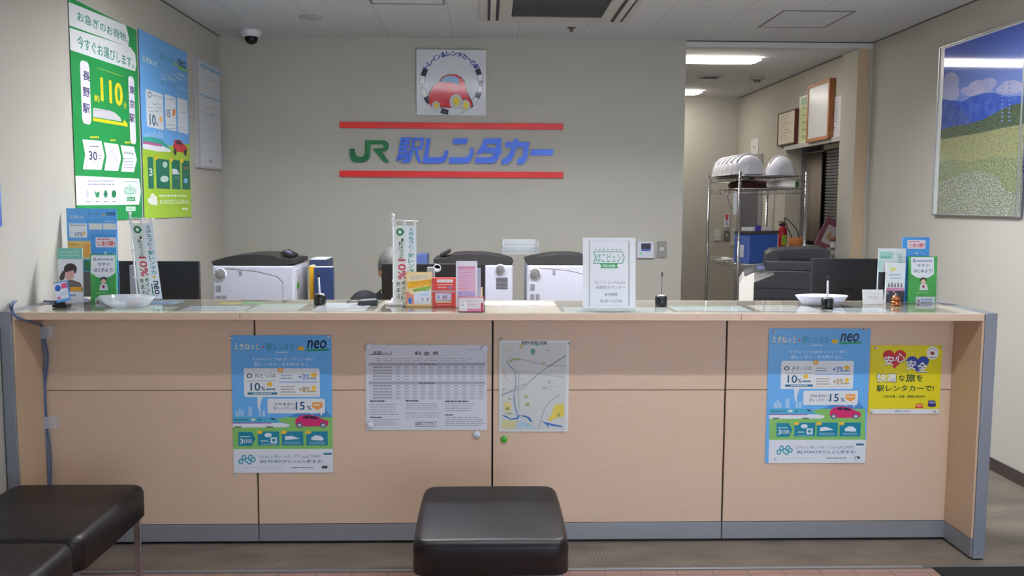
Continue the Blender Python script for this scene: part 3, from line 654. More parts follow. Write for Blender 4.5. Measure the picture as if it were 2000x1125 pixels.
# hanging straps / ruler from the rack
bm = B(); tube(bm, spline([(pa.x+.012, 7.45, SH[1]+.002), (pa.x-.004, 7.46, SH[1]-.06), (pa.x+.01, 7.44, SH[1]-.12), (pa.x+.03, 7.42, SH[1]-.17)]), .002, seg=6)
tag(obj('strap', bm, DARK, None), 'thin black strap hanging from the second shelf of the rack', 'strap')
bm = B(); box(bm, -.015, .015, -.002, .002, -.17, 0, bev=.001); tube(bm, [(0, 0, 0), (0, 0, .012)], .002); tag(obj('white_ruler', bm, WHITE, None, (pa.x-.028, RN+.02, SH[1]-.035)), 'white plastic strip hanging beside the near post of the rack', 'ruler')
# blue plotter-like box on third shelf
z3 = SH[2]+.003
q = onY(1464, 505, RN+.06)
bb = thing('blue_case', 'bright blue plastic case with dark lid on the rack shelf', 'case', (q.x, RN+.06, z3), rotz=.62)
quick('case_body', bb, mat('2f5cae', .4), 0, .36, 0, .15, 0, .235, bev=.006); quick('case_end', bb, mat('5b78c4', .4), -.012, -.0005, 0, .15, 0, .225, bev=.004); quick('case_lid', bb, mat('4a4845', .5), -.01, .37, -.004, .155, .2355, .262, bev=.005)
quick('case_label', bb, mat('dfe3ee', .5), -.0145, -.0125, .05, .1, .05, .15)
quick('white_items', bb, WHITE, .05, .3, .02, .13, .2625, .29); quick('purple_box', bb, mat('4f3fa8', .5), .08, .15, .01, .019, .2625, .305)
bm = B(); 
for k in range(3): box(bm, -.13+.01*k, .13+.01*k, -.09, .09, .0015*k, .0015*k+.001)
tag(obj('paper_stack', bm, mat('d5d6dc', .6), None, (pa.x+.12, RN+.62, z3), .2), 'loose white papers at the left end of the middle rack shelf', 'papers')
# back room right wall items
fe = thing('fire_extinguisher', 'small red fire extinguisher on the low cabinet in the back room', 'fire extinguisher', (2.66, 8.02, 1.10))
bm = B(); lathe(bm, [(.0, 0), (.035, 0), (.037, .01), (.037, .17), (.028, .2), (.012, .21), (0, .21)]); obj('cylinder', bm, mat('b01422', .3), fe)
bm = B(); box(bm, -.035, .02, -.008, .008, .2105, .235, bev=.003); box(bm, -.045, .0, -.006, .006, .245, .252, bev=.002); box(bm, -.01, .01, -.008, .008, .2355, .2445); obj('valve', bm, DARK, fe)
quick('label', fe, mat('9cc23c', .5), -.02, .02, -.0395, -.0375, .04, .13)
bk = thing('orange_basket', 'small orange basket with black looped handle on the cabinet', 'basket', (2.66, 7.68, 1.10))
bm = B(); lathe(bm, [(.0, 0), (.05, 0), (.065, .12), (.06, .12), (.047, .006), (0, .006)], seg=20); obj('basket_body', bm, mat('b8703a', .7, bump=.4, scale=(80, 80, 80)), bk)
bm = B(); tube(bm, spline([(-.03, 0, .12), (-.10, 0, .26), (-.085, 0, .28), (.0, 0, .2), (.03, 0, .12)]), .004); obj('basket_handle', bm, DARK, bk)
q = onY(1609, 485, 7.75)
pf = thing('certificate_stand', 'leaning certificate in a dusty pink frame near the window', 'picture frame', (q.x, 7.75, 1.1205), rotz=0)
Rt = Matrix.Rotation(.42, 3, 'Y'); quick('frame_border', pf, mat('8d5563', .5), -.085, .085, 0, .015, .004, .27, rot=Rt, piv=(0, 0, .02), bev=.002); quick('certificate', pf, mat('d8d3d6', .5), -.045, .05, -.0015, -.0004, .05, .21, rot=Rt, piv=(0, 0, .02)); quick('gold_seal', pf, mat('c9a868', .4), -.015, .015, -.003, -.002, .09, .15, rot=Rt, piv=(0, 0, .02))
lr = thing('letter_rack', 'small metal letter rack with papers below the window blind', 'rack', (onY(1634, 490, 7.55).x, 7.55, 1.1205))
quick('rack_frame', lr, mat('8a8b90', .4, metal=.5), -.07, .07, -.06, .06, 0, .02); quick('rack_back', lr, mat('4c4d52', .4), .06, .07, -.06, .06, .0205, .15)
quick('wooden_box', lr, mat('7a4a2a', .5), -.05, .05, -.05, .05, .075, .1, bev=.004); quick('paper_bundle', lr, mat('d5d5d8', .6), -.04, .055, -.04, .04, .021, .074)

def cables(label, X, Y, z, n, seed):
    rnd = random.Random(seed); t = thing('cable_bundle', label, 'cables', (X, Y, z))
    for k in range(n):
        bm = B(); x = -.022+.044*k/(n-1); tube(bm, spline([(x, .02, .004), (x+rnd.uniform(-.012, .012), .03, .08), (x+rnd.uniform(-.014, .014), -.01, .16), (x+rnd.uniform(-.012, .012), .05, .1+.04*rnd.random()), (x+.01, .06, .004)]), .004+.002*rnd.random(), seg=6)
        obj('cable', bm, mat('15161a', .5) if k != 2 else mat('4a78b0', .4), t)
    return t
cables('tangle of dark cables between the two right laser printers', .205, 5.50, .741, 7, 3)
cables('tangle of dark cables between the left monitor and the left printer', -1.47, 4.62, .721, 5, 5).location.z = .7205
a = onY(252, 518, 4.45); b = onY(277, 590, 4.45); bm = B(); box(bm, 0, b.x-a.x, 0, .03, 0, a.z-.7205, bev=.003)
tag(obj('grey_bracket', bm, mat('a9aaae', .5), None, (a.x, 4.45, .7205)), 'light grey upright bracket behind the leftmost mini flag', 'bracket')
a = onY(834, 522, 4.3); b = onY(849, 590, 4.3); bm = B(); box(bm, 0, b.x-a.x, 0, .03, 0, a.z-.7205, bev=.003)
tag(obj('grey_bracket', bm, mat('9a9b9f', .5), None, (a.x, 4.3, .7205)), 'light grey upright bracket just behind the tourist guide book', 'bracket')
# ================================================================ WALL SIGNS
YS = YB-.02
V6 = (620, 80, 3.8404)
def wletter(label, polys, name='sign_letter', m='4a78ee', extra=None, cat='sign letter', group='blue sign letters on the back wall'):
    bm = B(); P = [[onY(x/V6[2]+V6[0], y/V6[2]+V6[1], YS) for x, y in pl] for pl in polys]
    c = P[0][0]
    for k, pl in enumerate(P): prism(bm, [(p.x-c.x, p.z-c.z) for p in pl], -.0004*k, .0185)
    o = obj(name, bm, mat(m, .3), None, (c.x, YS+.001, c.z)); return tag(o, label, cat, group)
wletter('green two-letter rail emblem at the left of the wall sign', [[(243, 808), (278, 808), (279, 832), (286, 855), (302, 868), (334, 869), (350, 860), (357, 842), (358, 745), (490, 745), (515, 750), (530, 765), (535, 785), (529, 808), (512, 824), (480, 830), (537, 908), (500, 908), (415, 808), (485, 806), (496, 800), (498, 785), (488, 776), (395, 775), (394, 850), (386, 882), (366, 902), (335, 910), (290, 910), (262, 901), (248, 880), (243, 850)]], m='13703f', name='rail_emblem', cat='emblem', group=None)
def glyph_letter(ch, x0, y0, x1, y1, label, shear=.17):
    V, Fc, _a = glyphs(ch, .01, shear); a = onY(x0/V6[2]+V6[0], y0/V6[2]+V6[1], YS); b = onY(x1/V6[2]+V6[0], y1/V6[2]+V6[1], YS); bm = B()
    W, H = b.x-a.x, a.z-b.z; e = .0018
    for k, (i, j) in enumerate(((0, 0), (1, 0), (-1, 0), (0, .6), (0, -.6), (.7, .5), (-.7, -.5), (.7, -.5), (-.7, .5))):
        t = bmesh.new(); vs = [t.verts.new((e+u*(W-2*e)+i*e, -.0003*k, e+v*(H-2*e)+j*e)) for u, v in V]; fs = []
        for f in Fc:
            try: fs.append(t.faces.new([vs[q] for q in f]))
            except ValueError: pass
        r = bmesh.ops.extrude_face_region(t, geom=fs)
        for v in [g for g in r['geom'] if isinstance(g, bmesh.types.BMVert)]: v.co.y = .0185
        bmesh.ops.recalc_face_normals(t, faces=t.faces); merge(bm, t)
    tag(obj('sign_letter', bm, mat('4a78ee', .3), None, (a.x, YS+.001, b.z)), label, 'sign letter', 'blue sign letters on the back wall')
glyph_letter('駅', 585, 722, 800, 918, 'blue kanji letter right of the green emblem, first of the blue letters')
wletter('blue L-shaped katakana letter, second of the blue letters', [[(820, 728), (848, 728), (830, 872), (915, 872), (938, 865), (950, 845), (956, 822), (982, 822), (972, 870), (955, 905), (925, 918), (790, 918)]])
wletter('blue katakana letter with a floating dash, third of the blue letters', [[(1022, 730), (1128, 730), (1120, 773), (1013, 773)], [(990, 873), (1100, 873), (1128, 862), (1142, 838), (1148, 803), (1173, 803), (1164, 865), (1146, 905), (1115, 918), (985, 918)]])
wletter('blue katakana letter between the floating-dash and cross-shaped letters', [[(1250, 730), (1380, 730), (1374, 772), (1244, 772)], [(1250, 730), (1290, 730), (1262, 815), (1225, 848), (1190, 848), (1222, 800)], [(1345, 730), (1380, 730), (1372, 830), (1357, 885), (1322, 915), (1290, 918), (1300, 872), (1325, 850), (1336, 812)], [(1190, 873), (1305, 873), (1297, 918), (1183, 918)], [(1262, 797), (1384, 805), (1380, 845), (1250, 838)]])
wletter('blue cross-shaped katakana letter before the long dash', [[(1412, 757), (1590, 757), (1586, 797), (1406, 797)], [(1478, 733), (1508, 733), (1502, 770), (1480, 845), (1457, 893), (1425, 922), (1382, 925), (1385, 885), (1415, 875), (1440, 840), (1460, 780)], [(1550, 757), (1590, 757), (1580, 850), (1568, 895), (1545, 922), (1497, 925), (1500, 885), (1525, 880), (1540, 855)]])
wletter('blue long dash ending the wall sign', [[(1608, 812), (1772, 812), (1765, 858), (1598, 858)]])
for y0, y1, l in ((243, 251, 'upper red bar of the wall sign'), (338, 346, 'lower red bar of the wall sign')):
    a = onY(663, y0-5, YS); b = onY(1100, y0+5 , YS); z0 = onY(880, y0+2.5-6, YS).z; z1 = onY(880, y0+2.5+6, YS).z
    bm = B(); box(bm, -(b.x-a.x)/2, (b.x-a.x)/2, 0, .0185, -(z0-z1)/2, (z0-z1)/2, bev=.001); tag(obj('sign_bar', bm, mat('dc2020', .4), None, ((a.x+b.x)/2, YS+.001, (z0+z1)/2)), l, 'sign bar', 'red bars of the wall sign')
# square panel with the ring emblem (plain car in place of the figure)
s = Sheet(('Y', YB-.001), V6, (744, 68), (1264, 563), 'dfe0e6', thick=.028, rough=.12)
cx, cy, R = 1006, 320, 238
for a0, a1, st in ((-30, 28, 0), (152, 222, 0)):
    n = 5; 
    for k in range(n):
        s.ell(cx, cy, R, R, '1d2030' if k % 2 == 0 else 'f0f0f2', 1, n=4, a0=a0+(a1-a0)*k/n, a1=a0+(a1-a0)*(k+1)/n, hole=.84)
s.ell(cx, cy, R, R, '2a3a78', 2, n=48, a0=-80, a1=30, hole=.99); s.ell(cx, cy, R*.845, R*.845, '2a3a78', 2, n=48, a0=-75, a1=30, hole=.985)
s.ell(cx, cy, R, R, '2a3a78', 2, n=48, a0=150, a1=265, hole=.99); s.ell(cx, cy, R*.845, R*.845, '2a3a78', 2, n=48, a0=150, a1=260, hole=.985)
s.ell(cx, cy, R, R, '1d2030', 1, n=4, a0=-111, a1=-96, hole=.84)
tx = 'トレイン&レンタカーの駅'
for k, ch in enumerate(tx):
    a = math.radians(147-(147-33)*k/(len(tx)-1)); x = cx+R*.93*math.cos(a); y = cy-R*.93*math.sin(a); hh = 19 if ch not in 'ー' else 17
    s.text(ch, x-hh, y-(hh if ch != 'ー' else 4), x+hh, y+(hh if ch != 'ー' else 4), '1e3c9a', 4, .07, rot=a-PI/2)
s.poly([(838, 470), (832, 430), (840, 385), (860, 345), (895, 322), (915, 308), (930, 280), (955, 262), (1000, 252), (1045, 256), (1082, 275), (1105, 305), (1118, 340), (1128, 385), (1145, 425), (1165, 465), (1168, 500), (1120, 512), (1000, 505), (900, 500), (855, 492)], '5a1418', 3)
s.poly([(843, 468), (838, 430), (846, 388), (865, 350), (898, 328), (920, 312), (935, 283), (958, 267), (1000, 257), (1044, 261), (1078, 279), (1100, 308), (1112, 342), (1122, 387), (1139, 427), (1158, 465), (1161, 494), (1118, 506), (1000, 500), (900, 495), (858, 487)], 'c81e30', 3.5)
s.poly([(922, 312), (940, 284), (962, 270), (1000, 264), (1040, 272), (1062, 290), (1060, 335), (1000, 315)], '8fb6e0', 4); s.poly([(1074, 335), (1078, 300), (1092, 300), (1108, 345), (1108, 380)], '8fb6e0', 4)
s.poly([(900, 330), (1000, 322), (1062, 345), (1062, 350), (1000, 328), (900, 336)], '7a1420', 4)
s.poly([(842, 440), (850, 466), (900, 480), (960, 472), (1000, 450), (1004, 460), (960, 488), (900, 496), (848, 480)], 'e8c23a', 4)
for x, y, r in ((1040, 460, 58), (1110, 490, 45), (890, 490, 36)): s.ell(x, y, r*.85, r, 'c9ccc9', 5); s.ell(x+4, y-4, r*.42, r*.55, 'e6c93c', 6)
s.done('emblem_sign', 'square white sign panel with ring emblem and red car above the red bars', 'sign')
# intercom panel, switches
t = thing('intercom_panel', 'white wall intercom with a small dark screen', 'intercom', onY(1260, 488, YB))
def wbox(par, name, m, x0, y0, x1, y1, Y, th, ref, **k):
    a = onY(x0, y0, Y); b = onY(x1, y1, Y); return quick(name, par, m, a.x-ref.x, b.x-ref.x, -th[1], -th[0], b.z-ref.z, a.z-ref.z, **k)
rf = t.location
wbox(t, 'housing', mat('d4d6e2', .4), 1244, 472, 1276, 504, YB, (.0005, .02), rf, bev=.003); wbox(t, 'screen', mat('20242c', .2), 1251.5, 475, 1270, 486, YB, (.0205, .022), rf); wbox(t, 'blue_strip', mat('3d55b0', .3), 1251.5, 486.4, 1269, 490, YB, (.0205, .022), rf); wbox(t, 'green_button', mat('7fe0a4', .3), 1248, 492, 1252.5, 497, YB, (.0205, .0225), rf)
def plate(label, x0, y0, x1, y1, Y, c='8d8c86', b='c9c9c4', f=.3):
    q = onY((x0+x1)/2, (y0+y1)/2, Y); t = thing('wall_switch', label, 'switch', q); w, h_ = x1-x0, y1-y0
    wbox(t, 'plate', mat(c, .4), x0, y0, x1, y1, Y, (.0005, .008), q, bev=.002); wbox(t, 'rocker', mat(b, .4), x0+w*f, y0+h_*.36, x1-w*f, y1-h_*.42, Y, (.0085, .011), q); return t
plate('grey steel wall switch right of the intercom', 1283, 471, 1301, 503, YB)
plate('white blank switch plate on the back room end wall', 1395, 448, 1408, 470, 10.35, 'd0d0cc', 'dadad6', .15)
plate('grey steel switch plate on the back room end wall', 1413, 450, 1425, 470, 10.35, '77766e', 'c9bd98')
s = Sheet(('Y', 10.34), (0, 0, 1), (1415, 416), (1424, 444), 'e6e4ea'); s.rect(1416, 418, 1423, 425, 'd0606a', 1); s.rect(1417, 425, 1422, 430, 'c44a5a', 2); s.rows(1417, 431, 1422, 441, 3, '4a4c80', 2); s.done('notice_sticker', 'small white and red sticker on the end wall left of the rack post', 'sticker')
s = Sheet(('Y', 10.349), (0, 0, 1), (1427, 446), (1443, 480), 'c5c3bd', thick=.02)
for k in range(5): s.ell(1434+(k % 2)*4, 450+k*6, 1.6, 1.8, 'f0f0ee', 1)
s.done('key_board', 'narrow grey board with white tags on the end wall behind the rack', 'key board')

# ================================================================ RIGHT WALL
PX = XR-.003
pp = Sheet(('X', XR-.001), (1700, 0, 2.5), (358, 232), (735, 1062), 'd5d8d6', thick=.0215, rough=.3)
# the frame is a thing with the print under acrylic
s = Sheet(('X', XR-.023), (1700, 0, 2.5), (364, 238), (727, 1057), '5273c4', thick=.0005, rough=.06, coat=.6)
def gmat(name, c0, c1, c2=None, sc=(40, 40, 40), lo=.35, hi=.65, rough=.06):
    m = bpy.data.materials.new(name); m.use_nodes = True; nt = m.node_tree; b = nt.nodes['Principled BSDF']; b.inputs['Roughness'].default_value = rough; b.inputs['Coat Weight'].default_value = .6; b.inputs['Coat Roughness'].default_value = .03
    tc = nt.nodes.new('ShaderNodeTexCoord'); mp = nt.nodes.new('ShaderNodeMapping'); mp.inputs['Scale'].default_value = sc; n = nt.nodes.new('ShaderNodeTexNoise'); n.inputs['Scale'].default_value = 1; n.inputs['Detail'].default_value = 5
    r = nt.nodes.new('ShaderNodeValToRGB'); r.color_ramp.elements[0].position = lo; r.color_ramp.elements[0].color = lin(c0); r.color_ramp.elements[1].position = hi; r.color_ramp.elements[1].color = lin(c1)
    if c2: e = r.color_ramp.elements.new((lo+hi)/2); e.color = lin(c2)
    nt.links.new(tc.outputs['Object'], mp.inputs[0]); nt.links.new(mp.outputs[0], n.inputs[0]); nt.links.new(n.outputs[0], r.inputs[0]); nt.links.new(r.outputs[0], b.inputs['Base Color']); return m
def zg(z0, c0, z1, c1, name):   # printed sky: colour changes down the sheet
    m = bpy.data.materials.new(name); m.use_nodes = True; nt = m.node_tree; b = nt.nodes['Principled BSDF']; b.inputs['Roughness'].default_value = .06; b.inputs['Coat Weight'].default_value = .6; b.inputs['Coat Roughness'].default_value = .03
    tc = nt.nodes.new('ShaderNodeTexCoord'); sp = nt.nodes.new('ShaderNodeSeparateXYZ'); mr = nt.nodes.new('ShaderNodeMapRange'); mr.inputs[1].default_value = z0; mr.inputs[2].default_value = z1
    r = nt.nodes.new('ShaderNodeValToRGB'); r.color_ramp.elements[0].color = lin(c0); r.color_ramp.elements[1].color = lin(c1)
    nt.links.new(tc.outputs['Object'], sp.inputs[0]); nt.links.new(sp.outputs[2], mr.inputs[0]); nt.links.new(mr.outputs[0], r.inputs[0]); nt.links.new(r.outputs[0], b.inputs['Base Color']); return m
s.rect(300, 200, 760, 1060, zg(0, '4a66c8', -.45, '8ea4de', 'printed_sky'), 1)
CL = gmat('printed_cloud', 'a4abd6', 'bab8d8', sc=(9, 9, 14))
for cx_, cy_, rx, ry in ((395, 395, 38, 42), (385, 450, 50, 50), (540, 425, 60, 35), (580, 405, 38, 24), (490, 445, 50, 24), (690, 425, 60, 34), (650, 440, 36, 20)): s.ell(cx_, cy_, rx, ry, CL, 2+(cx_ % 3)*.3)
MT = gmat('printed_mountain', '3a56b4', '5672c4', sc=(14, 14, 14))
s.poly([(280, 500), (400, 490), (450, 495), (500, 470), (560, 452), (610, 455), (660, 470), (760, 468), (760, 640), (280, 670)], MT, 3)
s.poly([(280, 510), (400, 505), (440, 530), (470, 560), (500, 600), (280, 650)], gmat('printed_near_mountain', '3f5296', '566aac', sc=(14, 14, 14)), 4)
s.poly([(280, 645), (410, 615), (480, 605), (560, 580), (640, 535), (700, 510), (760, 500), (760, 620), (640, 650), (280, 700)], gmat('printed_forest', '3c4a40', '6c7c60', sc=(90, 90, 90)), 5)
s.poly([(280, 690), (440, 665), (560, 645), (640, 625), (760, 605), (760, 1062), (280, 1062)], gmat('printed_meadow', '878b62', 'a3a47e', '969972', sc=(40, 40, 90)), 6)
s.poly([(280, 800), (380, 775), (480, 790), (600, 765), (700, 775), (760, 755), (760, 1062), (280, 1062)], gmat('printed_flower_field', '626e4c', 'a9ac90', '858f6a', sc=(110, 110, 150), lo=.38, hi=.62), 7)
s.poly([(280, 900), (430, 850), (540, 830), (620, 860), (660, 930), (760, 950), (760, 1062), (280, 1062)], gmat('printed_white_flowers', '4c5a42', 'c4c5bc', '889078', sc=(150, 150, 170), lo=.38, hi=.6), 8)
for x in (640, 675): s.rows(x, 300, x+9, 600, 15, '8296d4', 9, .3, ragged=.0, words=1)
o = s.done('photo_print', 'glossy landscape print behind acrylic', None, parent=True)
fr = tag(obj('framed_landscape', B(), []), 'tall silver framed landscape photo of mountains and flower field on the right wall', 'picture')
o2 = pp.done('landscape_backing', None, None)
fr_e = thing('framed_landscape', 'tall silver framed photo of mountains and a white flower field on the right wall', 'picture', pp.o)
bpy.data.objects.remove(fr)
def reparent(c, p):
    bpy.context.view_layer.update(); mw = c.matrix_world.copy(); c.parent = p; bpy.context.view_layer.update(); c.matrix_parent_inverse = p.matrix_world.inverted(); c.matrix_world = mw
reparent(o, fr_e); reparent(o2, fr_e)
bm = B(); W_, H_ = pp.W, pp.H
for a in ((0, .009, -H_, 0), (W_-.012, W_, -H_, 0), (.009, W_-.012, -.009, 0), (.009, W_-.012, -H_, -H_+.009)): box(bm, a[0], a[1], -.006, .0, a[2], a[3], bev=.001)
of = obj('frame', bm, ALU); of.matrix_world = o2.matrix_world @ Matrix.Translation((0, -.0005, 0)); reparent(of, fr_e)
bm = B()
for (xa, ya, xb, yb) in ((1882, 26, 1870, 82), (1975, 0, 1980, 42)): tube(bm, [onX(xa, ya, XR-.006)-fr_e.location, onX(xb, yb, XR-.01)-fr_e.location], .0012, seg=6)
obj('hanging_wires', bm, mat('c9c6ba', .5), fr_e)
s = Sheet(('X', XR-.003), (0, 0, 1), (1992, 225), (2040, 346), 'dcdce6'); s.rows(1996, 295, 2035, 338, 5, '6a4a8c', 2, .5, words=5); s.done('notice_paper', 'white notice cut off at the right edge behind the framed landscape', 'notice')

# back room pictures (right wall)
def rframe(label, x0, y0, x1, y1, fc, pc, th=.03, rows=0, name='framed_certificate', cat='certificate', wd=.018):
    s = Sheet(('X', XR-.002), (0, 0, 1), (x0, y0), (x1, y1), fc, thick=th-.002)
    o_ = s.o; t = thing(name, label, cat, o_+Vector((0, 0, -s.H))); bm = B(); W, H = s.W, s.H
    R = Matrix.Rotation(-PI/2, 4, 'Z'); t.matrix_world = Matrix.Translation(o_) @ R
    quick('backing', t, mat(pc, .3), .002, W-.002, -th+.006, -.0005, -H+.002, -.002)
    bm = B()
    for a in ((0, wd, -H, 0), (W-wd, W, -H, 0), (wd, W-wd, -wd, 0), (wd, W-wd, -H, -H+wd)): box(bm, a[0], a[1], -th, -.0005, a[2], a[3], bev=.002)
    obj('frame', bm, mat(fc, .4), t)
    if rows:
        bm = B(); rnd = random.Random(rows)
        for k in range(rows):
            z = -H*(.12+.76*k/rows); box(bm, W*.15, W*(.5+.35*rnd.random()), -th+.0045, -th+.0055, z-.004, z)
        obj('print', bm, mat('9a9484', .6), t)
    return t
rframe('small dark brown framed certificate, farthest of the row above the window', 1526, 222, 1558, 280, '5a2c1c', 'd8d2bc', .035, 9, wd=.014)
rframe('tall orange-brown framed glossy certificate above the window', 1588, 168, 1628, 271, 'a8693a', 'c4c6c8', .05, 0, wd=.03)
s = Sheet(('X', XR-.003), (1320, 60, 5), (1212, 650), (1335, 1100), 'dfe0bc', thick=.002)
s.rect(1228, 660, 1335, 700, '3f8a5a', 1)
for k in range(5): s.rect(1228, 735+k*70, 1330, 775+k*70, 'b8c77e', 1); s.rows(1240, 745+k*70, 1320, 765+k*70, 1, '8a8f6a', 2)
s.done('safety_notice', 'yellow-green striped notice between the two framed certificates', 'notice')
s = Sheet(('X', XR-.003), (1320, 60, 5), (1520, 660), (1630, 1025), 'd6d6da', thick=.002); s.rows(1535, 690, 1600, 900, 8, 'aaaab4', 2, .2); s.ell(1550, 948, 6, 8, '50505a', 2); s.done('white_notice', 'white notice right of the orange-brown framed certificate', 'notice')
s = Sheet(('X', XR-.003), (0, 0, 1), (1467, 273), (1481, 300), 'dcdcd8'); s.ell(1473, 288, 2, 3, 'a9a9a9', 1); s.done('small_paper', 'small white paper taped above the far door', 'notice')
bm = B(); box(bm, -.02, 0, -.75, .75, -.02, .02, bev=.002); tag(obj('picture_ledge', bm, mat('b9b8b4', .5), None, (XR-.001, 7.95, 2.038)), 'pale ledge running above the recessed window under the certificates', 'ledge')
bm = B(); tube(bm, [(XR-.012, 9.0, 1.2), (XR-.012, 9.0, 1.85)], .008); 
tag(obj('wall_pipe', bm, mat('cfd0d4', .4), None), 'thin pale vertical pipe on the wall between door and recess', 'pipe')

# ================================================================ LEFT WALL
VA, VB = (0, 0, 4.444), (0, 200, 4.444)
class Sheet2(Sheet):
    def v(s, a): s.view = a; return s
s = Sheet2(('X', XL+.004), VA, (590, -30), (1236, 1900), '1c9148', rough=.4)
a = s.v(VB).loc(640, 970); 
s.v(VA); s.poly([(590, 15), (1090, 200), (1118, 330), (1112, 405), (590, 215)], 'e8eaec', 1); s.poly([(590, 235), (1130, 410), (1172, 470), (1180, 560), (1172, 620), (600, 430)], 'e8eaec', 1)
s.text('お急ぎのお荷物、', 665, 90, 1112, 375, '1b8a6a', 3, .02); s.text('今すぐお運びします。', 665, 300, 1160, 598, '1b8a6a', 3, .02)
s.rect(690, 515, 792, 1085, 'eceaf2', 2, r=.3); s.vtext('長野駅', 715, 590, 780, 1010, '2a2464', 3, .03, .3); s.rows(722, 1055, 780, 1068, 1, '8a88a8', 3)
s.rect(1110, 655, 1180, 1255, 'eceaf2', 2, r=.3); s.vtext('東京駅', 1120, 720, 1168, 1085, '2a2464', 3, .03, .3)
s.text('北陸新幹線最速で', 838, 590, 1075, 665, 'e3d22a', 3, .01); s.text('約', 815, 815, 862, 890, 'e3d22a', 3, .03); s.text('110', 868, 668, 1065, 925, 'ecd31e', 3, .045); s.text('分', 1068, 880, 1098, 950, 'e3d22a', 3, .02)
s.v(VB); s.poly([(805, 45), (925, 65), (990, 85), (1040, 130), (1055, 165), (805, 125)], 'c9c6cc', 2); s.rows(815, 62, 960, 78, 1, '8a88a0', 3, .6, ragged=0, words=10); s.poly([(805, 132), (1105, 185), (1105, 210), (805, 160)], 'e6d21e', 3)
s.poly([(1075, 150), (1105, 190), (1105, 213), (1060, 200)], 'e6d21e', 4)
for (x0, x1, y0, y1) in ((712, 893, 320, 585), (898, 1038, 348, 595), (1043, 1175, 370, 605)): s.poly([(x0, y0), (x1-15, y0+15), (x1+12, (y0+y1)/2+10), (x1-15, y1), (x0+5, y1-5), (x0+25, (y0+y1)/2)], 'e6e8ee', 2)
s.text('30', 768, 420, 842, 505, '24245c', 3, .03); s.rows(775, 372, 862, 392, 1, '3a3a6a', 3, .5); s.rows(850, 450, 880, 500, 2, '6a6a8a', 3, .3); s.rows(780, 520, 880, 550, 2, 'b0b0c4', 3, .3)
for k in range(4): s.poly([(940+k*18, 440+k*25), (985+k*10, 400+k*25), (990+k*10, 405+k*25), (945+k*18, 446+k*25)], 'b8bcc8', 3)
s.text('JR長野駅', 1070, 425, 1160, 460, '3a3a5c', 3, .0); s.rows(1070, 475, 1160, 580, 4, '8a8aa4', 3, .3)
for x0, x1, y in ((778, 857, 290), (957, 1000, 315), (1080, 1142, 335)): s.rows(x0, y, x1, y+24, 1, 'd9c92a', 3, .7, words=5, ragged=0)
s.poly([(650, 635), (1205, 662), (1222, 770), (1205, 888), (662, 893)], 'e8eaee', 2); s.rows(760, 668, 1000, 725, 2, '7f7fa0', 3, .3, ragged=.1, words=12)
s.ell(758, 795, 10, 38, 'c4cad8', 3); s.poly([(815, 760), (835, 785), (860, 770), (862, 800), (850, 830), (830, 820)], '2f8a5c', 3); s.ell(914, 795, 18, 34, '4a9a7a', 3); s.ell(914, 795, 8, 14, '1f5a44', 4); s.ell(986, 795, 20, 34, '17764a', 3)
for x in (748, 828, 900, 972): s.rows(x, 850, x+35, 872, 1, '8a88a4', 3, .4)
s.ell(1125, 765, 62, 58, 'c9e0d6', 3, n=4); s.text('はこビュン', 1075, 722, 1180, 800, '2f9a6a', 4, 0); s.rows(1068, 680, 1185, 696, 1, '7fb8a0', 4, .5, words=7, ragged=0); s.rect(1098, 820, 1172, 858, '2a9a5a', 3); s.text('Quick', 1104, 826, 1166, 852, 'e8f4ec', 4, .01)
s.rect(1090, 905, 1175, 942, 'cfe4d6', 2); s.rows(1098, 915, 1165, 934, 2, '7fae90', 3, .4)
s.done('baggage_poster', 'large green delivery poster on the left wall reading 110', 'poster')
s = Sheet2(('X', XL+.006), VA, (1199, 245), (1662, 1880), '6fb2f0', rough=.4)
s.v(VB); s.poly([(1220, 470), (1235, 400), (1650, 360), (1660, 400), (1670, 1100), (1220, 1100)], 'a6cc3a', 1)
s.v(VA); s.text('えきねっと', 1235, 480, 1365, 580, 'f2f6ee', 3, .03); s.text('駅レンタカー', 1392, 455, 1530, 575, '2a8fa0', 3, .01); s.text('neo', 1535, 505, 1612, 600, '22304a', 3, .03, .25)
s.rect(1505, 545, 1535, 570, 'e6c94a', 3); s.rect(1540, 590, 1620, 603, '7ac04a', 3); s.rows(1395, 400, 1500, 445, 1, 'bcd8f4', 3, .3); s.text('カーシェア', 1395, 690, 1520, 770, '1f86a0', 3, .01); s.rows(1395, 635, 1625, 700, 2, 'b4d4f2', 3, .2); s.text('がおトク', 1548, 755, 1625, 800, 'e8f0f8', 3, .02)
for (x0, y0, x1, y1) in ((1262, 770, 1420, 1130), (1428, 815, 1530, 1140), (1536, 845, 1632, 1165)): s.rect(x0, y0, x1, y1, 'e4eaf2', 2, r=.05)
s.ell(1297, 822, 15, 28, '2a4a58', 3, hole=.7); s.text('JRきっぷは', 1322, 815, 1405, 862, '2a5868', 3, .01); s.text('10', 1295, 985, 1350, 1095, '14506a', 4, .03); s.text('%', 1352, 1060, 1372, 1095, '14506a', 4, .02); s.ell(1394, 1035, 14, 25, 'f0c060', 3); s.rows(1285, 890, 1410, 980, 3, '3a5a6a', 3, .3)
s.text('15', 1445, 945, 1475, 1020, '1b5a7a', 4, .03); s.ell(1508, 975, 14, 38, 'f08a3a', 3, n=5); s.rows(1440, 840, 1520, 880, 1, '7a8a9a', 3, .3); s.rows(1445, 1070, 1525, 1130, 2, '7a8a9a', 3, .3); s.rows(1550, 960, 1625, 985, 1, '5a7a6a', 3, .4); s.rows(1550, 1100, 1625, 1140, 2, '7a8a9a', 3, .3)
s.v(VB)
for k, x in enumerate(range(1245, 1400, 22)): s.rect(x, 275-(k*37 % 25), x+14, 310, 'a9cdf4', 2)
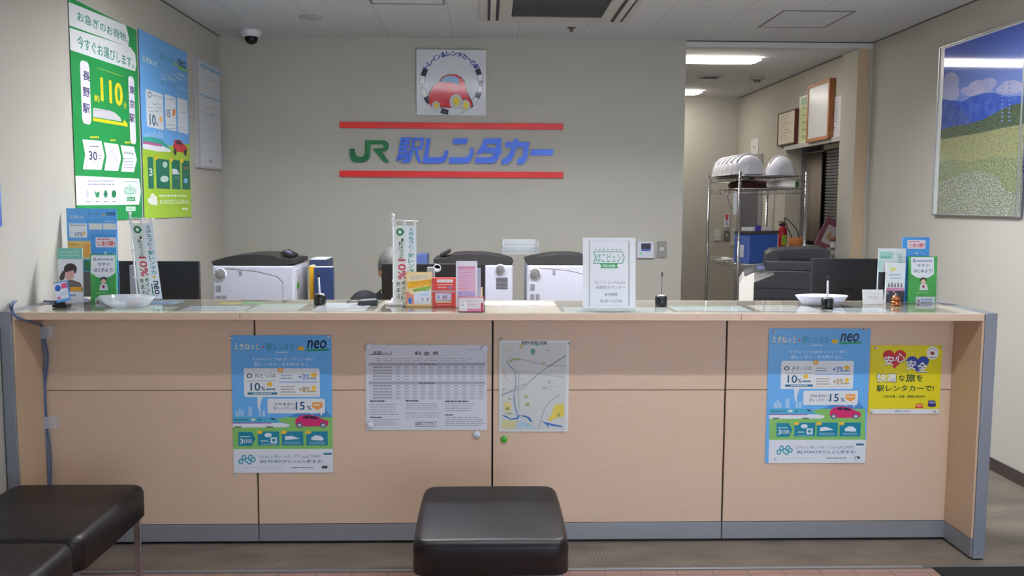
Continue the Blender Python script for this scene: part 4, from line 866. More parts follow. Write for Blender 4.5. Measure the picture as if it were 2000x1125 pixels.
s.poly([(1238, 300), (1330, 300), (1400, 325), (1450, 370), (1478, 410), (1478, 430), (1238, 400)], '3fae9a', 3); s.poly([(1238, 360), (1400, 375), (1478, 410), (1478, 432), (1360, 425), (1238, 400)], 'eceef4', 4); s.rect(1238, 357, 1400, 363, 'c05a9a', 5)
s.poly([(1500, 380), (1515, 325), (1560, 325), (1600, 370), (1625, 400), (1618, 440), (1510, 425)], 'd23040', 4); s.ell(1518, 428, 12, 30, '2a2a34', 5); s.ell(1606, 435, 12, 30, '2a2a34', 5); s.poly([(1525, 335), (1560, 335), (1590, 372), (1528, 360)], '4a3a4a', 5)
s.rect(1278, 470, 1335, 750, '17705a', 3); s.rect(1350, 485, 1473, 752, '17705a', 3); s.rect(1486, 495, 1566, 755, '17705a', 3); s.rect(1574, 500, 1650, 758, '17705a', 3)
s.text('3', 1290, 570, 1322, 640, 'e6f0ea', 4, .04); s.ell(1355, 480, 13, 20, 'f0c030', 4); s.ell(1487, 498, 13, 20, 'f0c030', 4); s.ell(1578, 508, 13, 20, 'f0c030', 4)
s.poly([(1492, 575), (1530, 580), (1560, 625), (1492, 625)], 'dfe8ec', 4); s.ell(1430, 540, 22, 28, 'b8d4c8', 4, n=8); s.ell(1425, 665, 38, 30, 'c8dcd4', 4, n=7); s.rows(1590, 560, 1640, 580, 1, 'd06a4a', 4, .7); s.ell(1610, 680, 18, 22, '7fb4e4', 4); s.rows(1500, 640, 1560, 670, 2, '8fc0ae', 4, .3)
for dx, dy in ((0, 20), (25, -15), (45, 5), (20, 35), (50, 40)): s.ell(1298+dx, 830+dy, 18, 26, 'eef2e4', 3)
s.rows(1380, 795, 1645, 825, 1, 'eef2e0', 3, .5, words=14); s.text('JRE POINTがどんどん貯まる!', 1382, 838, 1640, 890, 'f2f6e6', 3, .01); s.rows(1580, 910, 1635, 935, 1, 'f2f6e6', 3, .6)
s.done('car_share_poster', 'large blue and lime poster with train and red car on the left wall', 'poster')
s = Sheet(('X', XL+.001), (0, 0, 4.444), (1672, 478), (1915, 1480), 'b4b6bc', thick=.018, rough=.3)
s.rect(1695, 520, 1900, 1462, 'd4d8de', 1)
for y in (575, 820, 965): s.rect(1708, y, 1898, y+58, '86b4d0', 2); s.rows(1720, y+15, 1850, y+45, 1, '6a98b8', 3, .5)
s.rows(1715, 660, 1890, 800, 5, 'a3a8b2', 2, .3, words=8); s.rows(1770, 920, 1830, 950, 1, 'd29aa0', 2, .5); s.rows(1715, 1040, 1890, 1330, 11, 'a3a8b2', 2, .25, words=8); s.ell(1805, 1400, 8, 18, '8a8c92', 2)
s.done('framed_notice', 'silver framed notice with blue headings beside the back left corner', 'notice')
s = Sheet(('X', XL+.003), (0, 0, 1), (-60, 215), (4, 442), '5f8fd8'); s.rect(-60, 400, 4, 442, '5a6fb8', 1); s.done('blue_poster', 'blue poster cut off at the left edge of the view', 'poster')

# ================================================================ FRONT POSTERS
PY = YP-.0025
def magnet(label, x, y, c='dfe3ee', r=.0155, Y=PY-.003, cat='magnet', name='round_magnet', group='round magnets on the counter front'):
    q = onY(x, y, Y); bm = B(); lathe(bm, [(r*.93, 0), (r, .003), (r*.95, .006), (r*.6, .009), (0, .0095)], M=Matrix.Rotation(PI/2, 4, 'X')); return tag(obj(name, bm, mat(c, .3), None, q), label, cat, group)
def pin(label, x, y):
    q = onY(x, y, PY-.0015); bm = B(); lathe(bm, [(.005, 0), (.0055, .003), (.003, .005), (.003, .012), (.005, .013), (.0045, .016), (0, .017)], seg=14, M=Matrix.Rotation(PI/2, 4, 'X')); return tag(obj('push_pin', bm, mat('dcdcdc', .25), None, q), label, 'pin', 'clear push pins on the counter posters')
def neo_poster(ox, oy, sc, tl, br, label, dy=0, k=1.0):
    s = Sheet(('Y', PY), (ox, oy, sc), tl, br, '6cb4f0', rough=.25)
    X0, Y0 = tl; sx = (br[0]-tl[0])/725; sy = (br[1]-tl[1])/1008
    def m(x, y): return (X0+(x-40)*sx, Y0+(y-52)*sy)
    def rect(a, b, c, d, col, l=1, r=0): s.rect(*m(a, b), *m(c, d), col, l, r)
    def text(t, a, b, c, d, col, l=4, bold=.02, shear=0): s.text(t, *m(a, b), *m(c, d), col, l, bold, shear)
    def rows(a, b, c, d, n, col, l=4, fill=.45, **kw): s.rows(*m(a, b), *m(c, d), n, col, l, fill, **kw)
    def poly(p, col, l=1): s.poly([m(*q) for q in p], col, l)
    def ell(x, y, rx, ry, col, l=1, **kw): q = m(x, y); s.ell(q[0], q[1], rx*sx, ry*sy, col, l, **kw)
    poly([(420, 665), (560, 600), (620, 640), (700, 580), (765, 660)], '4d8fd0', 1)
    poly([(40, 725), (300, 690), (420, 655), (765, 655), (765, 890), (40, 890)], '86c46a', 2); rect(40, 888, 765, 1060, 'e2e7ee', 2)
    text('えきねっと', 58, 105, 250, 165, '2f7f86', 3, .055); text('えきねっと', 62, 109, 246, 161, 'eef4ee', 4, .02); ell(270, 138, 10, 10, 'd04050', 4, n=4)
    text('駅レンタカー', 292, 110, 530, 165, '3a8f98', 4, .01); rect(515, 135, 560, 162, 'e8b83a', 4); text('neo', 580, 88, 718, 150, '1c2030', 5, .03, .2); poly([(570, 155), (735, 150), (740, 165), (570, 170)], '2f9a72', 4); rows(360, 172, 450, 182, 1, 'd0e4f4', 4, .7)
    text('えきねっとのJRきっぷと一緒に', 190, 215, 635, 242, 'd4e8f8', 4, .015); text('駅レンタカーを利用すると…', 205, 252, 625, 280, 'd4e8f8', 4, .015)
    rect(132, 295, 672, 505, 'e6eaec', 3, .06); ell(392, 307, 22, 18, 'e8a23c', 4); ell(392, 307, 10, 8, 'f0e0c0', 5)
    ell(173, 350, 20, 17, '20505a', 4, hole=.6); text('JRきっぷは', 212, 335, 360, 368, '2a6070', 4, .01); rect(160, 385, 365, 389, '7fa4b4', 4); text('10', 180, 402, 250, 460, '155a80', 4, .04); text('%', 255, 428, 285, 460, '155a80', 4, .03); rows(290, 438, 355, 458, 1, '4a7a94', 4, .6, ragged=0)
    ell(317, 412, 20, 18, 'f0c24a', 4); rect(160, 472, 370, 488, '1b7090', 4); rows(200, 474, 330, 486, 1, 'c4dce4', 5, .5, ragged=0)
    rows(395, 340, 480, 378, 2, '6a90b8', 4, .35); rows(395, 420, 500, 478, 3, 'a08c60', 4, .3); rect(385, 392, 655, 400, '9ab8e8', 4); rect(385, 488, 655, 491, 'b4aa90', 4)
    text('+3%', 520, 338, 600, 378, '2f6ab8', 4, .03); text('+8%', 522, 430, 602, 472, 'b08a3a', 4, .02); ell(628, 345, 22, 16, 'f0c24a', 4); ell(628, 440, 16, 20, 'f0cf5a', 4); rows(606, 360, 650, 378, 1, '6a90b8', 4, .6); rows(606, 458, 650, 472, 1, 'b09a6a', 4, .6)
    poly([(228, 505), (268, 505), (250, 560), (250, 620), (232, 580)], 'dfe8f0', 3)
    rect(300, 518, 708, 625, 'e6eaec', 3, .12); text('対象車両の', 350, 547, 490, 570, '3a6a80', 4, .01); text('駅レンタカーは', 345, 577, 500, 600, '3a6a80', 4, .01); text('15', 500, 542, 565, 600, '155a80', 4, .05); text('%', 580, 570, 612, 602, '155a80', 4, .03)
    poly([(618, 545), (690, 545), (690, 580), (655, 602), (618, 580)], 'f0a050', 4); rows(628, 555, 680, 572, 1, 'f6e6d0', 5, .6); poly([(675, 625), (690, 625), (680, 650)], 'e6eaec', 3)
    for q, (x, w_, h_) in enumerate(((75, 20, 40), (98, 14, 60), (115, 18, 45), (165, 26, 70), (240, 16, 36), (262, 22, 46))): rect(x, 648-h_, x+w_, 648, 'a8d0f0', 2)
    poly([(40, 655), (250, 652), (330, 658), (400, 690), (450, 705), (458, 715), (440, 725), (40, 728)], '4fb2d4', 4); poly([(40, 700), (400, 695), (455, 706), (458, 715), (440, 727), (40, 730)], 'e6e8f0', 5); rect(40, 694, 330, 700, 'a05aa8', 6); poly([(315, 655), (350, 662), (365, 675), (335, 670)], '22303a', 6)
    for q in range(6): rect(50+q*20, 668, 60+q*20, 678, '2a5a70', 6)
    rect(185, 662, 215, 680, 'dce4e6', 6); ell(245, 672, 5, 7, '22303a', 6)
    for q in (90, 315): rect(q-25, 722, q+25, 730, '5a5c60', 6)
    poly([(497, 705), (500, 668), (535, 642), (600, 636), (650, 645), (690, 668), (730, 680), (732, 712), (700, 722), (520, 722)], 'd0306e', 5); poly([(548, 660), (560, 645), (595, 642), (595, 665)], '3a3048', 6); poly([(602, 642), (640, 650), (670, 668), (602, 666)], '3a3048', 6)
    for q in (528, 695): ell(q, 712, 23, 20, '5a5e78', 6); ell(q, 712, 13, 11, 'c8ccd8', 7)
    poly([(95, 762), (190, 762), (215, 812), (190, 865), (95, 865)], '1a86a4', 4)
    for q in (232, 402, 575): rect(q, 758, q+153, 862, '1a86a4', 4); ell(q+15, 765, 20, 13, 'eec23c', 5)
    text('3', 105, 812, 130, 848, 'eef4f4', 5, .04); rows(108, 790, 185, 804, 1, 'c4e0e6', 5, .5); text('STEPS', 135, 818, 192, 842, 'eef4f4', 5, .02)
    ell(305, 785, 26, 16, 'dfeaf0', 5); rect(322, 802, 368, 845, 'dfeaf0', 5); ell(345, 823, 14, 12, '3a8fa0', 6); rows(255, 820, 310, 838, 1, 'c4e0e6', 5, .5)
    poly([(425, 795), (470, 790), (530, 812), (425, 822)], 'dfeaf0', 5); poly([(610, 805), (640, 785), (675, 790), (700, 812), (690, 825), (612, 822)], 'dfeaf0', 5); rows(418, 832, 545, 855, 2, '9acad8', 5, .3); rows(595, 832, 720, 855, 2, '9acad8', 5, .3); rows(255, 848, 375, 858, 1, '9acad8', 5, .4)
    for dx, dy in ((0, 40), (22, 10), (45, 30), (70, 8), (60, 42), (88, 25)): ell(112+dx, 940+dy, 18, 20, '4fa0b4', 4); ell(112+dx, 940+dy, 9, 10, 'd4e8ee', 5)
    text('えきねっと+駅レンタカープランneoのご利用で', 240, 932, 680, 954, '4a7890', 4, .0); text('JRE POINTがどんどん貯まる!', 245, 965, 690, 995, '1c6c92', 4, .02)
    rect(697, 915, 755, 930, '3a7a98', 4); rows(470, 1018, 640, 1030, 1, '6a7a90', 4, .5); rows(120, 1020, 440, 1028, 1, 'b8c4d0', 4, .4); rect(685, 1012, 725, 1030, '3a4058', 4)
    s.done('rental_poster', label, 'poster', 'blue rental posters on the counter front')
neo_poster(440, 640, 3.75, (40, 55), (790, 1060), 'blue train and car poster with a pink car, left of the price table')
neo_poster(1480, 630, 3.879, (86, 45), (812, 1062), 'blue train and car poster with a pink car, left of the yellow sign')
for l, x, y in (('clear pin at the top left corner of the left blue poster', 453, 659), ('clear pin at the top right corner of the left blue poster', 642, 657), ('clear pin at the bottom left corner of the left blue poster', 462, 927), ('clear pin at the bottom right of the left blue poster', 641, 907), ('clear pin at the top left corner of the right blue poster', 1511, 648), ('clear pin at the top right corner of the right blue poster', 1687, 643), ('clear pin at the bottom left of the right blue poster', 1514, 896), ('clear pin at the bottom right of the right blue poster', 1671, 894),
                ('clear pin at the top left corner of the yellow sign', 1709, 679), ('clear pin at the top right corner of the yellow sign', 1839, 679), ('clear pin at the bottom left of the yellow sign', 1702, 804), ('clear pin at the bottom right of the yellow sign', 1825, 802), ('clear pin at the top left corner of the area map', 980, 663), ('clear pin at the top right corner of the area map', 1113, 671), ('clear pin at the bottom right corner of the area map', 1101, 842)): pin(l, x, y)
# price table
s = Sheet(('Y', PY), (700, 650, 4.65), (62, 108), (1168, 882), 'dadce4', rough=.4)
s.text('料 金 表', 512, 168, 730, 205, '1c1c22', 3, .03); s.text('全国', 130, 163, 205, 193, '1c1c22', 3, .03); s.rows(210, 175, 275, 188, 1, '8a8c96', 3, .5); s.rect(98, 192, 302, 198, '4a4a52', 3); s.rect(298, 165, 302, 195, '4a4a52', 3); s.rows(985, 148, 1100, 160, 1, 'a0a2ac', 3, .5)
for y in (272, 442): s.rect(95, y, 1152, y+26, 'a9aab8', 2)
s.text('基 本 料 金', 552, 275, 700, 294, '3a3a44', 3, .01); s.rows(552, 448, 705, 464, 1, '3a3a44', 3, .5, words=6)
for yb, n in ((302, 4), (472, 4)):
    for r_ in range(5):
        y = yb+r_*27
        for c_ in range(11): s.rows(342+c_*75, y+2, 384+c_*75, y+18, 1, 'a2a4ac', 3, .6, seed=r_*11+c_+yb, words=4, ragged=.1)
        s.rows(132, y+2, 305, y+18, 1, '8a8c94', 3, .6, seed=r_, words=5, ragged=0); s.rect(95, y+23, 1152, y+24.5, 'b9bac4', 3)
for c_ in range(12): s.rect(322+c_*75, 222, 323.5+c_*75, 595, 'c0c1ca', 2)
s.rows(160, 225, 1130, 262, 2, 'a8aab4', 3, .35, words=16)
for (x0, y0, x1, y1, n) in ((110, 640, 380, 750, 5), (430, 632, 750, 700, 4), (430, 715, 750, 775, 3), (790, 632, 1060, 715, 4), (790, 760, 1145, 850, 5), (140, 778, 385, 845, 4)): s.rows(x0, y0, x1, y1, n, 'a2a4ae', 3, .35, words=9, seed=n+x0)
for x, y, w_ in ((105, 612, 140), (428, 610, 120), (788, 614, 210), (110, 760, 105), (788, 738, 70)): s.rows(x, y, x+w_, y+15, 1, '33343c', 3, .7, words=6, ragged=0)
s.rect(512, 808, 716, 812, '2a2a30', 3); s.rect(512, 848, 716, 852, '2a2a30', 3); s.text('JR駅レンタカー', 514, 818, 714, 844, '26262c', 3, .02)
s.done('price_table', 'white printed price table held by round magnets on the counter front', 'notice')
magnet('white round magnet at the top left corner of the price table', 720, 677.5); magnet('white round magnet at the top right corner of the price table', 946, 681.5); magnet('white round magnet at the bottom left corner of the price table', 723.5, 829.5); magnet('white round magnet just below the right end of the price table', 931.5, 848)
magnet('bright green round magnet below the area map', 984.5, 857.5, '4fae2e', .0145)
# map
s = Sheet(('Y', PY), (700, 650, 4.65), (1280, 66), (1905, 895), 'dde0de', rough=.3)
s.rect(1300, 90, 1880, 880, 'ced1cc', 1); s.text('長野市街周辺道路', 1480, 72, 1712, 108, '24262a', 4, .03)
s.poly([(1320, 640), (1360, 622), (1395, 660), (1380, 715), (1330, 712)], 'dccf86', 2); s.poly([(1768, 680), (1800, 650), (1870, 640), (1868, 760), (1790, 775), (1740, 800), (1715, 795), (1760, 735)], 'dcc84e', 2); s.poly([(1300, 790), (1440, 800), (1420, 868), (1300, 868)], 'd6cf9a', 2); s.poly([(1470, 790), (1600, 850), (1620, 868), (1440, 868)], 'aecbd8', 2)
def pl(pts, w_, c, l=3):
    for (a, b), (c2, d) in zip(pts, pts[1:]):
        L = math.hypot(c2-a, d-b) or 1; nx, ny = -(d-b)/L*w_/2, (c2-a)/L*w_/2; s.poly([(a+nx, b+ny), (c2+nx, d+ny), (c2-nx, d-ny), (a-nx, b-ny)], c, l)
pl([(1345, 240), (1365, 290), (1425, 350)], 6, '4f5a66'); pl([(1360, 225), (1480, 240), (1560, 258), (1620, 280), (1700, 292), (1880, 303)], 7, 'a9a4a0'); pl([(1300, 560), (1480, 510), (1620, 385), (1720, 310), (1800, 260), (1880, 205)], 10, 'a3a6a8'); pl([(1720, 310), (1880, 210)], 5, '5a5e66', 4)
for k in range(12): pl([(1300+k*18, 568-k*9), (1310+k*18, 563-k*9)], 9, '7f8488', 4)
pl([(1425, 350), (1430, 480), (1412, 570), (1420, 650), (1440, 740), (1448, 760)], 9, '8aa0b4'); pl([(1412, 570), (1416, 650), (1440, 745)], 6, '3f7ab8', 4); pl([(1460, 360), (1450, 520), (1460, 640), (1450, 750), (1435, 860)], 8, 'abaeb0'); pl([(1430, 352), (1560, 355), (1700, 380), (1880, 405)], 7, 'b0b0ae'); pl([(1640, 870), (1655, 790), (1690, 690), (1740, 620), (1830, 560)], 9, 'a6a9ac'); pl([(1680, 470), (1800, 560)], 3, 'b0b3b4'); pl([(1700, 482), (1880, 495)], 4, 'b8bab8'); pl([(1540, 680), (1700, 685)], 3, 'b8bab8'); pl([(1480, 430), (1560, 400), (1640, 420)], 3, 'bcbeba'); pl([(1300, 320), (1340, 420), (1375, 440)], 5, 'd0a888')
s.poly([(1293, 745), (1340, 752), (1385, 780), (1440, 768), (1450, 748), (1520, 752), (1560, 770), (1582, 812), (1560, 806), (1530, 772), (1470, 752), (1445, 782), (1385, 790), (1340, 768)], '2f70b8', 5)
s.poly([(1660, 795), (1700, 812), (1850, 845), (1856, 858), (1770, 848), (1722, 834), (1730, 875), (1712, 840)], '2f70b8', 5)
for x, y, w_, h_, c in ((1585, 170, 22, 32, '4f9a70'), (1620, 108, 14, 16, '6fa884'), (1435, 240, 50, 10, '9aae6a'), (1680, 272, 25, 10, 'b8b070'), (1385, 255, 18, 10, '9aae6a'), (1522, 580, 18, 18, '9ab878'), (1535, 650, 22, 18, '93ae70'), (1355, 688, 18, 16, '8aa860'), (1368, 732, 36, 8, '9aae6a'), (1732, 448, 10, 18, 'a0b08a'), (1690, 500, 18, 10, '9fae88'), (1818, 745, 14, 18, '9a9a4a'), (1720, 160, 12, 6, '8aa080'), (1540, 830, 12, 10, '8aae9a'), (1320, 515, 12, 8, '8fa888'), (1372, 600, 16, 10, '98ae88'), (1480, 125, 20, 26, 'c4ba80'), (1380, 160, 40, 5, 'd4b890')): s.ell(x, y, w_, h_, c, 6, n=6)
s.done('area_map', 'tall printed street map with blue river and yellow patches', 'map')
# yellow sign
s = Sheet(('Y', PY), (1480, 630, 3.879), (858, 172), (1372, 690), 'e6d81e', rough=.3)
s.rect(850, 655, 1372, 690, 'e4e6e8', 1); s.text('JR駅レンタカー', 1035, 664, 1165, 680, '2a3a78', 3, .02)
def heart(cx, cy, w_, h_, c, l):
    pts = []
    for k in range(36):
        t = 2*PI*k/36; pts.append((cx+w_*math.sin(t)**3, cy-h_*(13*math.cos(t)-5*math.cos(2*t)-2*math.cos(3*t)-math.cos(4*t))/16))
    s.poly(pts, c, l)
heart(1035, 268, 88, 82, 'd02a34', 2); heart(1212, 308, 86, 72, '2f4aa8', 2)
for t_, x0, y0, x1, y1 in (('安', 958, 252, 1030, 325), ('心', 1042, 232, 1115, 302), ('安', 1126, 285, 1196, 358), ('全', 1208, 298, 1282, 375)): s.text(t_, x0-3, y0-3, x1+3, y1+3, '3a3a5c', 3, .075); s.text(t_, x0, y0, x1, y1, 'f2f2f2', 4, .045)
s.text('快適', 898, 382, 1052, 455, '34403a', 3, .085); s.text('快適', 902, 386, 1048, 450, 'f2f2ee', 4, .045); s.text('な', 1068, 396, 1112, 444, '1f4a2c', 4, .05); s.text('旅', 1122, 388, 1192, 450, '1f4a2c', 4, .055); s.text('を', 1202, 396, 1248, 446, '1f4a2c', 4, .05)
s.text('駅レンタカーで!', 900, 474, 1332, 522, '1f4a2c', 4, .05); s.text('毎回 対象・点検・整備を実施中!', 948, 550, 1270, 570, '3a5028', 4, .02)
s.ell(1324, 230, 46, 50, 'eef0ee', 3); s.ell(1322, 232, 17, 14, 'c03a3a', 4); s.ell(1326, 236, 9, 7, '5a5a6a', 5); s.ell(1324, 230, 36, 38, '7a8a8a', 4, a0=20, a1=160, n=12, hole=.9); s.rows(1300, 258, 1350, 268, 1, '8a8a94', 4, .6)
s.poly([(1192, 632), (1200, 615), (1245, 615), (1252, 632), (1252, 648), (1192, 648)], 'd8462a', 3); s.rect(1200, 622, 1245, 634, 'f0b090', 4); s.poly([(1286, 630), (1292, 590), (1342, 590), (1350, 630), (1335, 638), (1300, 638)], '3a3a88', 3); s.rect(1298, 598, 1338, 612, '9aa0c8', 4); s.ell(1303, 628, 6, 6, '1c1c30', 4); s.ell(1333, 628, 6, 6, '1c1c30', 4)
s.done('safety_sign', 'square yellow sign with red and blue hearts at the right of the counter front', 'sign')
# cable + tape
cpts = [onY(165, 576, 4.11), onY(100, 574, 4.0), onZ(45, 583, ZT+.006), onY(22, 592, 3.66), onY(20, 606, 3.64), onY(34, 620, 3.638), onY(60, 630, 3.70), onY(78, 636, 3.86), onY(85, 660, 3.868), onY(88, 700, 3.87), onY(84, 760, 3.87), onY(90, 830, 3.868), onY(94, 900, 3.868), onY(93, 1040, 3.868)]
cpts[0].z = ZT+.006; cpts[1].z = ZT+.006
cb_ = thing('network_cable', 'grey-blue cable pair running down the left end of the counter front', 'cable', (0, 0, 0))
for k, (dx, c) in enumerate(((0, '66789c'), (.009, '5a6a8c'))):
    bm = B(); tube(bm, spline([p+Vector((dx+.004*math.sin(i*2.1+k), 0, .0)) for i, p in enumerate(cpts)], 6), .0038); obj('cable_strand', bm, mat(c, .5), cb_)
for l, x0, y0, x1, y1, r_ in (('upper strip of clear tape over the cable below the counter edge', 68, 638, 105, 661, .08), ('lower strip of clear tape over the cable', 74, 814, 115, 837, .08)):
    a = onY(x0, y0, 3.86); b = onY(x1, y1, 3.86); bm = B(); hw, hh = (b.x-a.x)/2, (a.z-b.z)/2; n = 8; ring = []
    for i in range(n+1):
        x = -hw+2*hw*i/n; yy = 0 if abs(x) > hw*.5 else -.004; ring.append((bm.verts.new((x, yy+.0, -hh+x*r_)), bm.verts.new((x, yy, hh+x*r_))))
    for p, q in zip(ring, ring[1:]): bm.faces.new((p[0], q[0], q[1], p[1]))
    tag(obj('tape_strip', bm, clearmat('tape_film', refl=.4, rough=.3, milky=.4), None, ((a.x+b.x)/2, 3.862, (a.z+b.z)/2)), l, 'tape', 'tape strips on the cable')
# ================================================================ STOOLS
def stool():
    t = thing('leather_stool', '', 'stool'); W, D_, ZS = .255, .30, .405
    bm = B(); t1 = bmesh.new(); bmesh.ops.create_cube(t1, size=1)
    for v in t1.verts: v.co = Vector((v.co.x*2*W, v.co.y*2*D_, ZS-.0575+v.co.z*.115))
    bmesh.ops.bevel(t1, geom=[e for e in t1.edges if abs(e.verts[0].co.z-e.verts[1].co.z) > .05], offset=.05, segments=5, profile=.5, affect='EDGES')
    bmesh.ops.bevel(t1, geom=[e for e in t1.edges if min(e.verts[0].co.z, e.verts[1].co.z) > ZS-.001], offset=.028, segments=5, profile=.5, affect='EDGES'); merge(bm, t1, 0, True)
    t2 = bmesh.ops.subdivide_edges(bm, edges=[e for e in bm.edges if e.calc_length() > .2], cuts=8, use_grid_fill=True)
    for v in bm.verts:
        u = 1-(v.co.x/W)**2; w_ = 1-(v.co.y/D_)**2
        if v.co.z > ZS-.06: v.co.z += .010*max(u, 0)*max(w_, 0)
        v.co.x *= 1+.02*max(w_, 0)*(1 if abs(v.co.x) > W*.8 else 0)
    obj('cushion', bm, LEATHER, t)
    bm = B(); box(bm, -W+.02, W-.02, -D_+.02, D_-.02, ZS-.130, ZS-.1155); obj('seat_base', bm, mat('9a9fa8', .4, metal=.6), t)
    for sy in (-1, 1):
        y = sy*(D_-.035)
        for sx in (-1, 1): quick('leg', t, CHROME, sx*(W-.03)-.013, sx*(W-.03)+.013, y-.006, y+.006, .013, ZS-.1305, bev=.001)
        quick('floor_bar', t, mat('1c1c1e', .4), -W+.017, W-.017, y-.007, y+.007, 0.0, .0125)
    return t
st = stool(); q0 = onZ(970, 947, .405); st.location = (.020, 3.14, 0)
st['label'] = 'dark brown leatherette stool standing alone at the middle of the counter'
s2_ = copy_tree(st); s2_.location = (-1.575, 3.18, 0); s2_['label'] = 'dark leatherette stool nearest the left end of the counter'
s3_ = copy_tree(st); s3_.location = (-1.575, 2.57, 0); s3_['label'] = 'dark leatherette stool cut off by the bottom left corner of the view'
for k in (st, s2_, s3_): k['group'] = 'dark leatherette stools'

# ================================================================ THINGS ON THE COUNTER
def ZB(x, y): q = onZ(x, y, ZI); return q
def cbox(par, name, m, x0, y0, x1, y1, Y, d, ref, z0=None, dz=0, **k):
    a = onY(x0, y0, Y); b = onY(x1, y1, Y); zb = b.z if z0 is None else z0
    return quick(name, par, m, a.x-ref.x, b.x-ref.x, Y-ref.y, Y-ref.y+d, zb-ref.z, a.z-ref.z, **k)
SURF = ZI-.0001
def mini_flag(label, bx, by, topy, lean):
    q = ZB(bx, by); q.z = SURF; t = thing('mini_flag', label, 'flag', q, group='mini banner flags on the counter'); Y = q.y
    bm = B(); lathe(bm, [(0, 0), (.036, 0), (.038, .004), (.034, .012), (.012, .018), (.009, .03), (0, .03)], seg=28); obj('flag_base', bm, WHITE, t)
    top = onY(bx, topy, Y).z-q.z; bm = B(); tube(bm, [(0, 0, .02), (lean*top, 0, top)], .0038, seg=10); lathe(bm, [(.006, -.004), (.008, .003), (.004, .01), (0, .012)], cx=lean*top, cy=0, seg=10, M=Matrix.Translation((0, 0, top))); obj('pole', bm, WHITE, t)
    H0 = top-.018; bw = .096; bm = B(); tube(bm, [(lean*H0-.008, -.004, H0), (lean*H0+bw+.012, -.004, H0-.004)], .0028, seg=8); obj('cross_bar', bm, WHITE, t)
    # banner cloth in local coordinates; lettering sits on its front
    bh = .335; z0 = H0-.022; sk = lean; px = lambda u, v: (lean*(H0)+.004+u*bw+(v*(.16*bw) if lean < 0 else v*.0)+v*bh*(-lean), z0-v*bh-u*v*.0)
    bm = B(); mats = [mat('dfe8e0', .7), WHITE, mat('17784a', .5), mat('22302c', .5), mat('c8355a', .5), mat('168a8a', .5), mat('1e2836', .5), mat('e2b52c', .5), mat('e4eef2', .6)]
    def P(u, v, l=0): a, z = px(u, v); return (a, -.0062-l*DL-.004*math.sin(v*3), z)
    def quadf(u0, v0, u1, v1, mi, l):
        n = 6
        for k in range(n):
            va, vb = v0+(v1-v0)*k/n, v0+(v1-v0)*(k+1)/n
            f = bm.faces.new([bm.verts.new(P(*p, l)) for p in ((u0, va), (u1, va), (u1, vb), (u0, vb))]); f.material_index = mi
    def tx(ch, u0, v0, u1, v1, mi, l=3, bold=.02, rot=0):
        V, Fc, _ = glyphs(ch, bold, 0); vs = [bm.verts.new(P(*((u0+a*(u1-u0), v1-b*(v1-v0)) if not rot else (u0+b*(u1-u0), v0+a*(v1-v0))), l)) for a, b in V]
        for f in Fc:
            try: g = bm.faces.new([vs[i] for i in f]); g.material_index = mi
            except ValueError: pass
    quadf(0, 0, .52, 1, 0, 0); quadf(.52, 0, 1, 1, 8, 0)
    for u in (0.02, .47, .92): 
        a = px(u, 0); box(bm, a[0]-.004, a[0]+.006, -.0075, -.0055, a[1], a[1]+.024, mi=1)
    for k, v in enumerate((0, .36, .72, .98)): a = px(0, v); box(bm, lean*(a[1])-.006, a[0]+.004, -.0065, .0, a[1]-.004, a[1]+.004, mi=1)
    for k in range(20):
        a0, a1 = 2*PI*k/20, 2*PI*(k+1)/20; r = .17
        def rr(a): return r*(1.25 if abs(a % (2*PI)) < .01 else 1)
        f = bm.faces.new([bm.verts.new(P(.27+rr(a)*math.cos(a), .085+rr(a)*.29*math.sin(a), 2)) for a in (a0, a1)]+[bm.verts.new(P(.27+.5*r*math.cos(a), .085+.5*r*.29*math.sin(a), 2)) for a in (a1, a0)]); f.material_index = 2
    s1 = 'JRきっぷの'
    for k, ch in enumerate(s1): tx(ch, .22, .17+.048*k, .42, .21+.048*k, 3, rot=0, bold=.01)
    tx('10%', .18, .44, .52, .70, 4, bold=.03, rot=1)
    for k, ch in enumerate('貯まる'): tx(ch, .10, .73+.08*k, .27, .79+.08*k, 3, bold=.02)
    for k, ch in enumerate('ポイント'): tx(ch, .32, .72+.065*k, .50, .775+.065*k, 3, bold=.02)
    for k, ch in enumerate('えきねっと'): tx(ch, .66, .03+.055*k, .88, .075+.055*k, 5, bold=.03)
    tx('+', .7, .315, .8, .34, 4)
    for k, ch in enumerate('駅レンタカ'): tx(ch, .64, .36+.065*k, .9, .415+.065*k, 5, bold=.02)
    quadf(.7, .69, .82, .72, 7, 1); tx('neo', .68, .76, .92, .94, 6, bold=.03, rot=1); quadf(.58, .8, .63, .97, 2, 1)
    obj('banner', bm, mats, t); return t
mini_flag('small white banner flag near the left end of the counter', 268, 589, 418, -.05)
mini_flag('small white banner flag beside the guide book at mid counter', 769, 595, 422, .0)

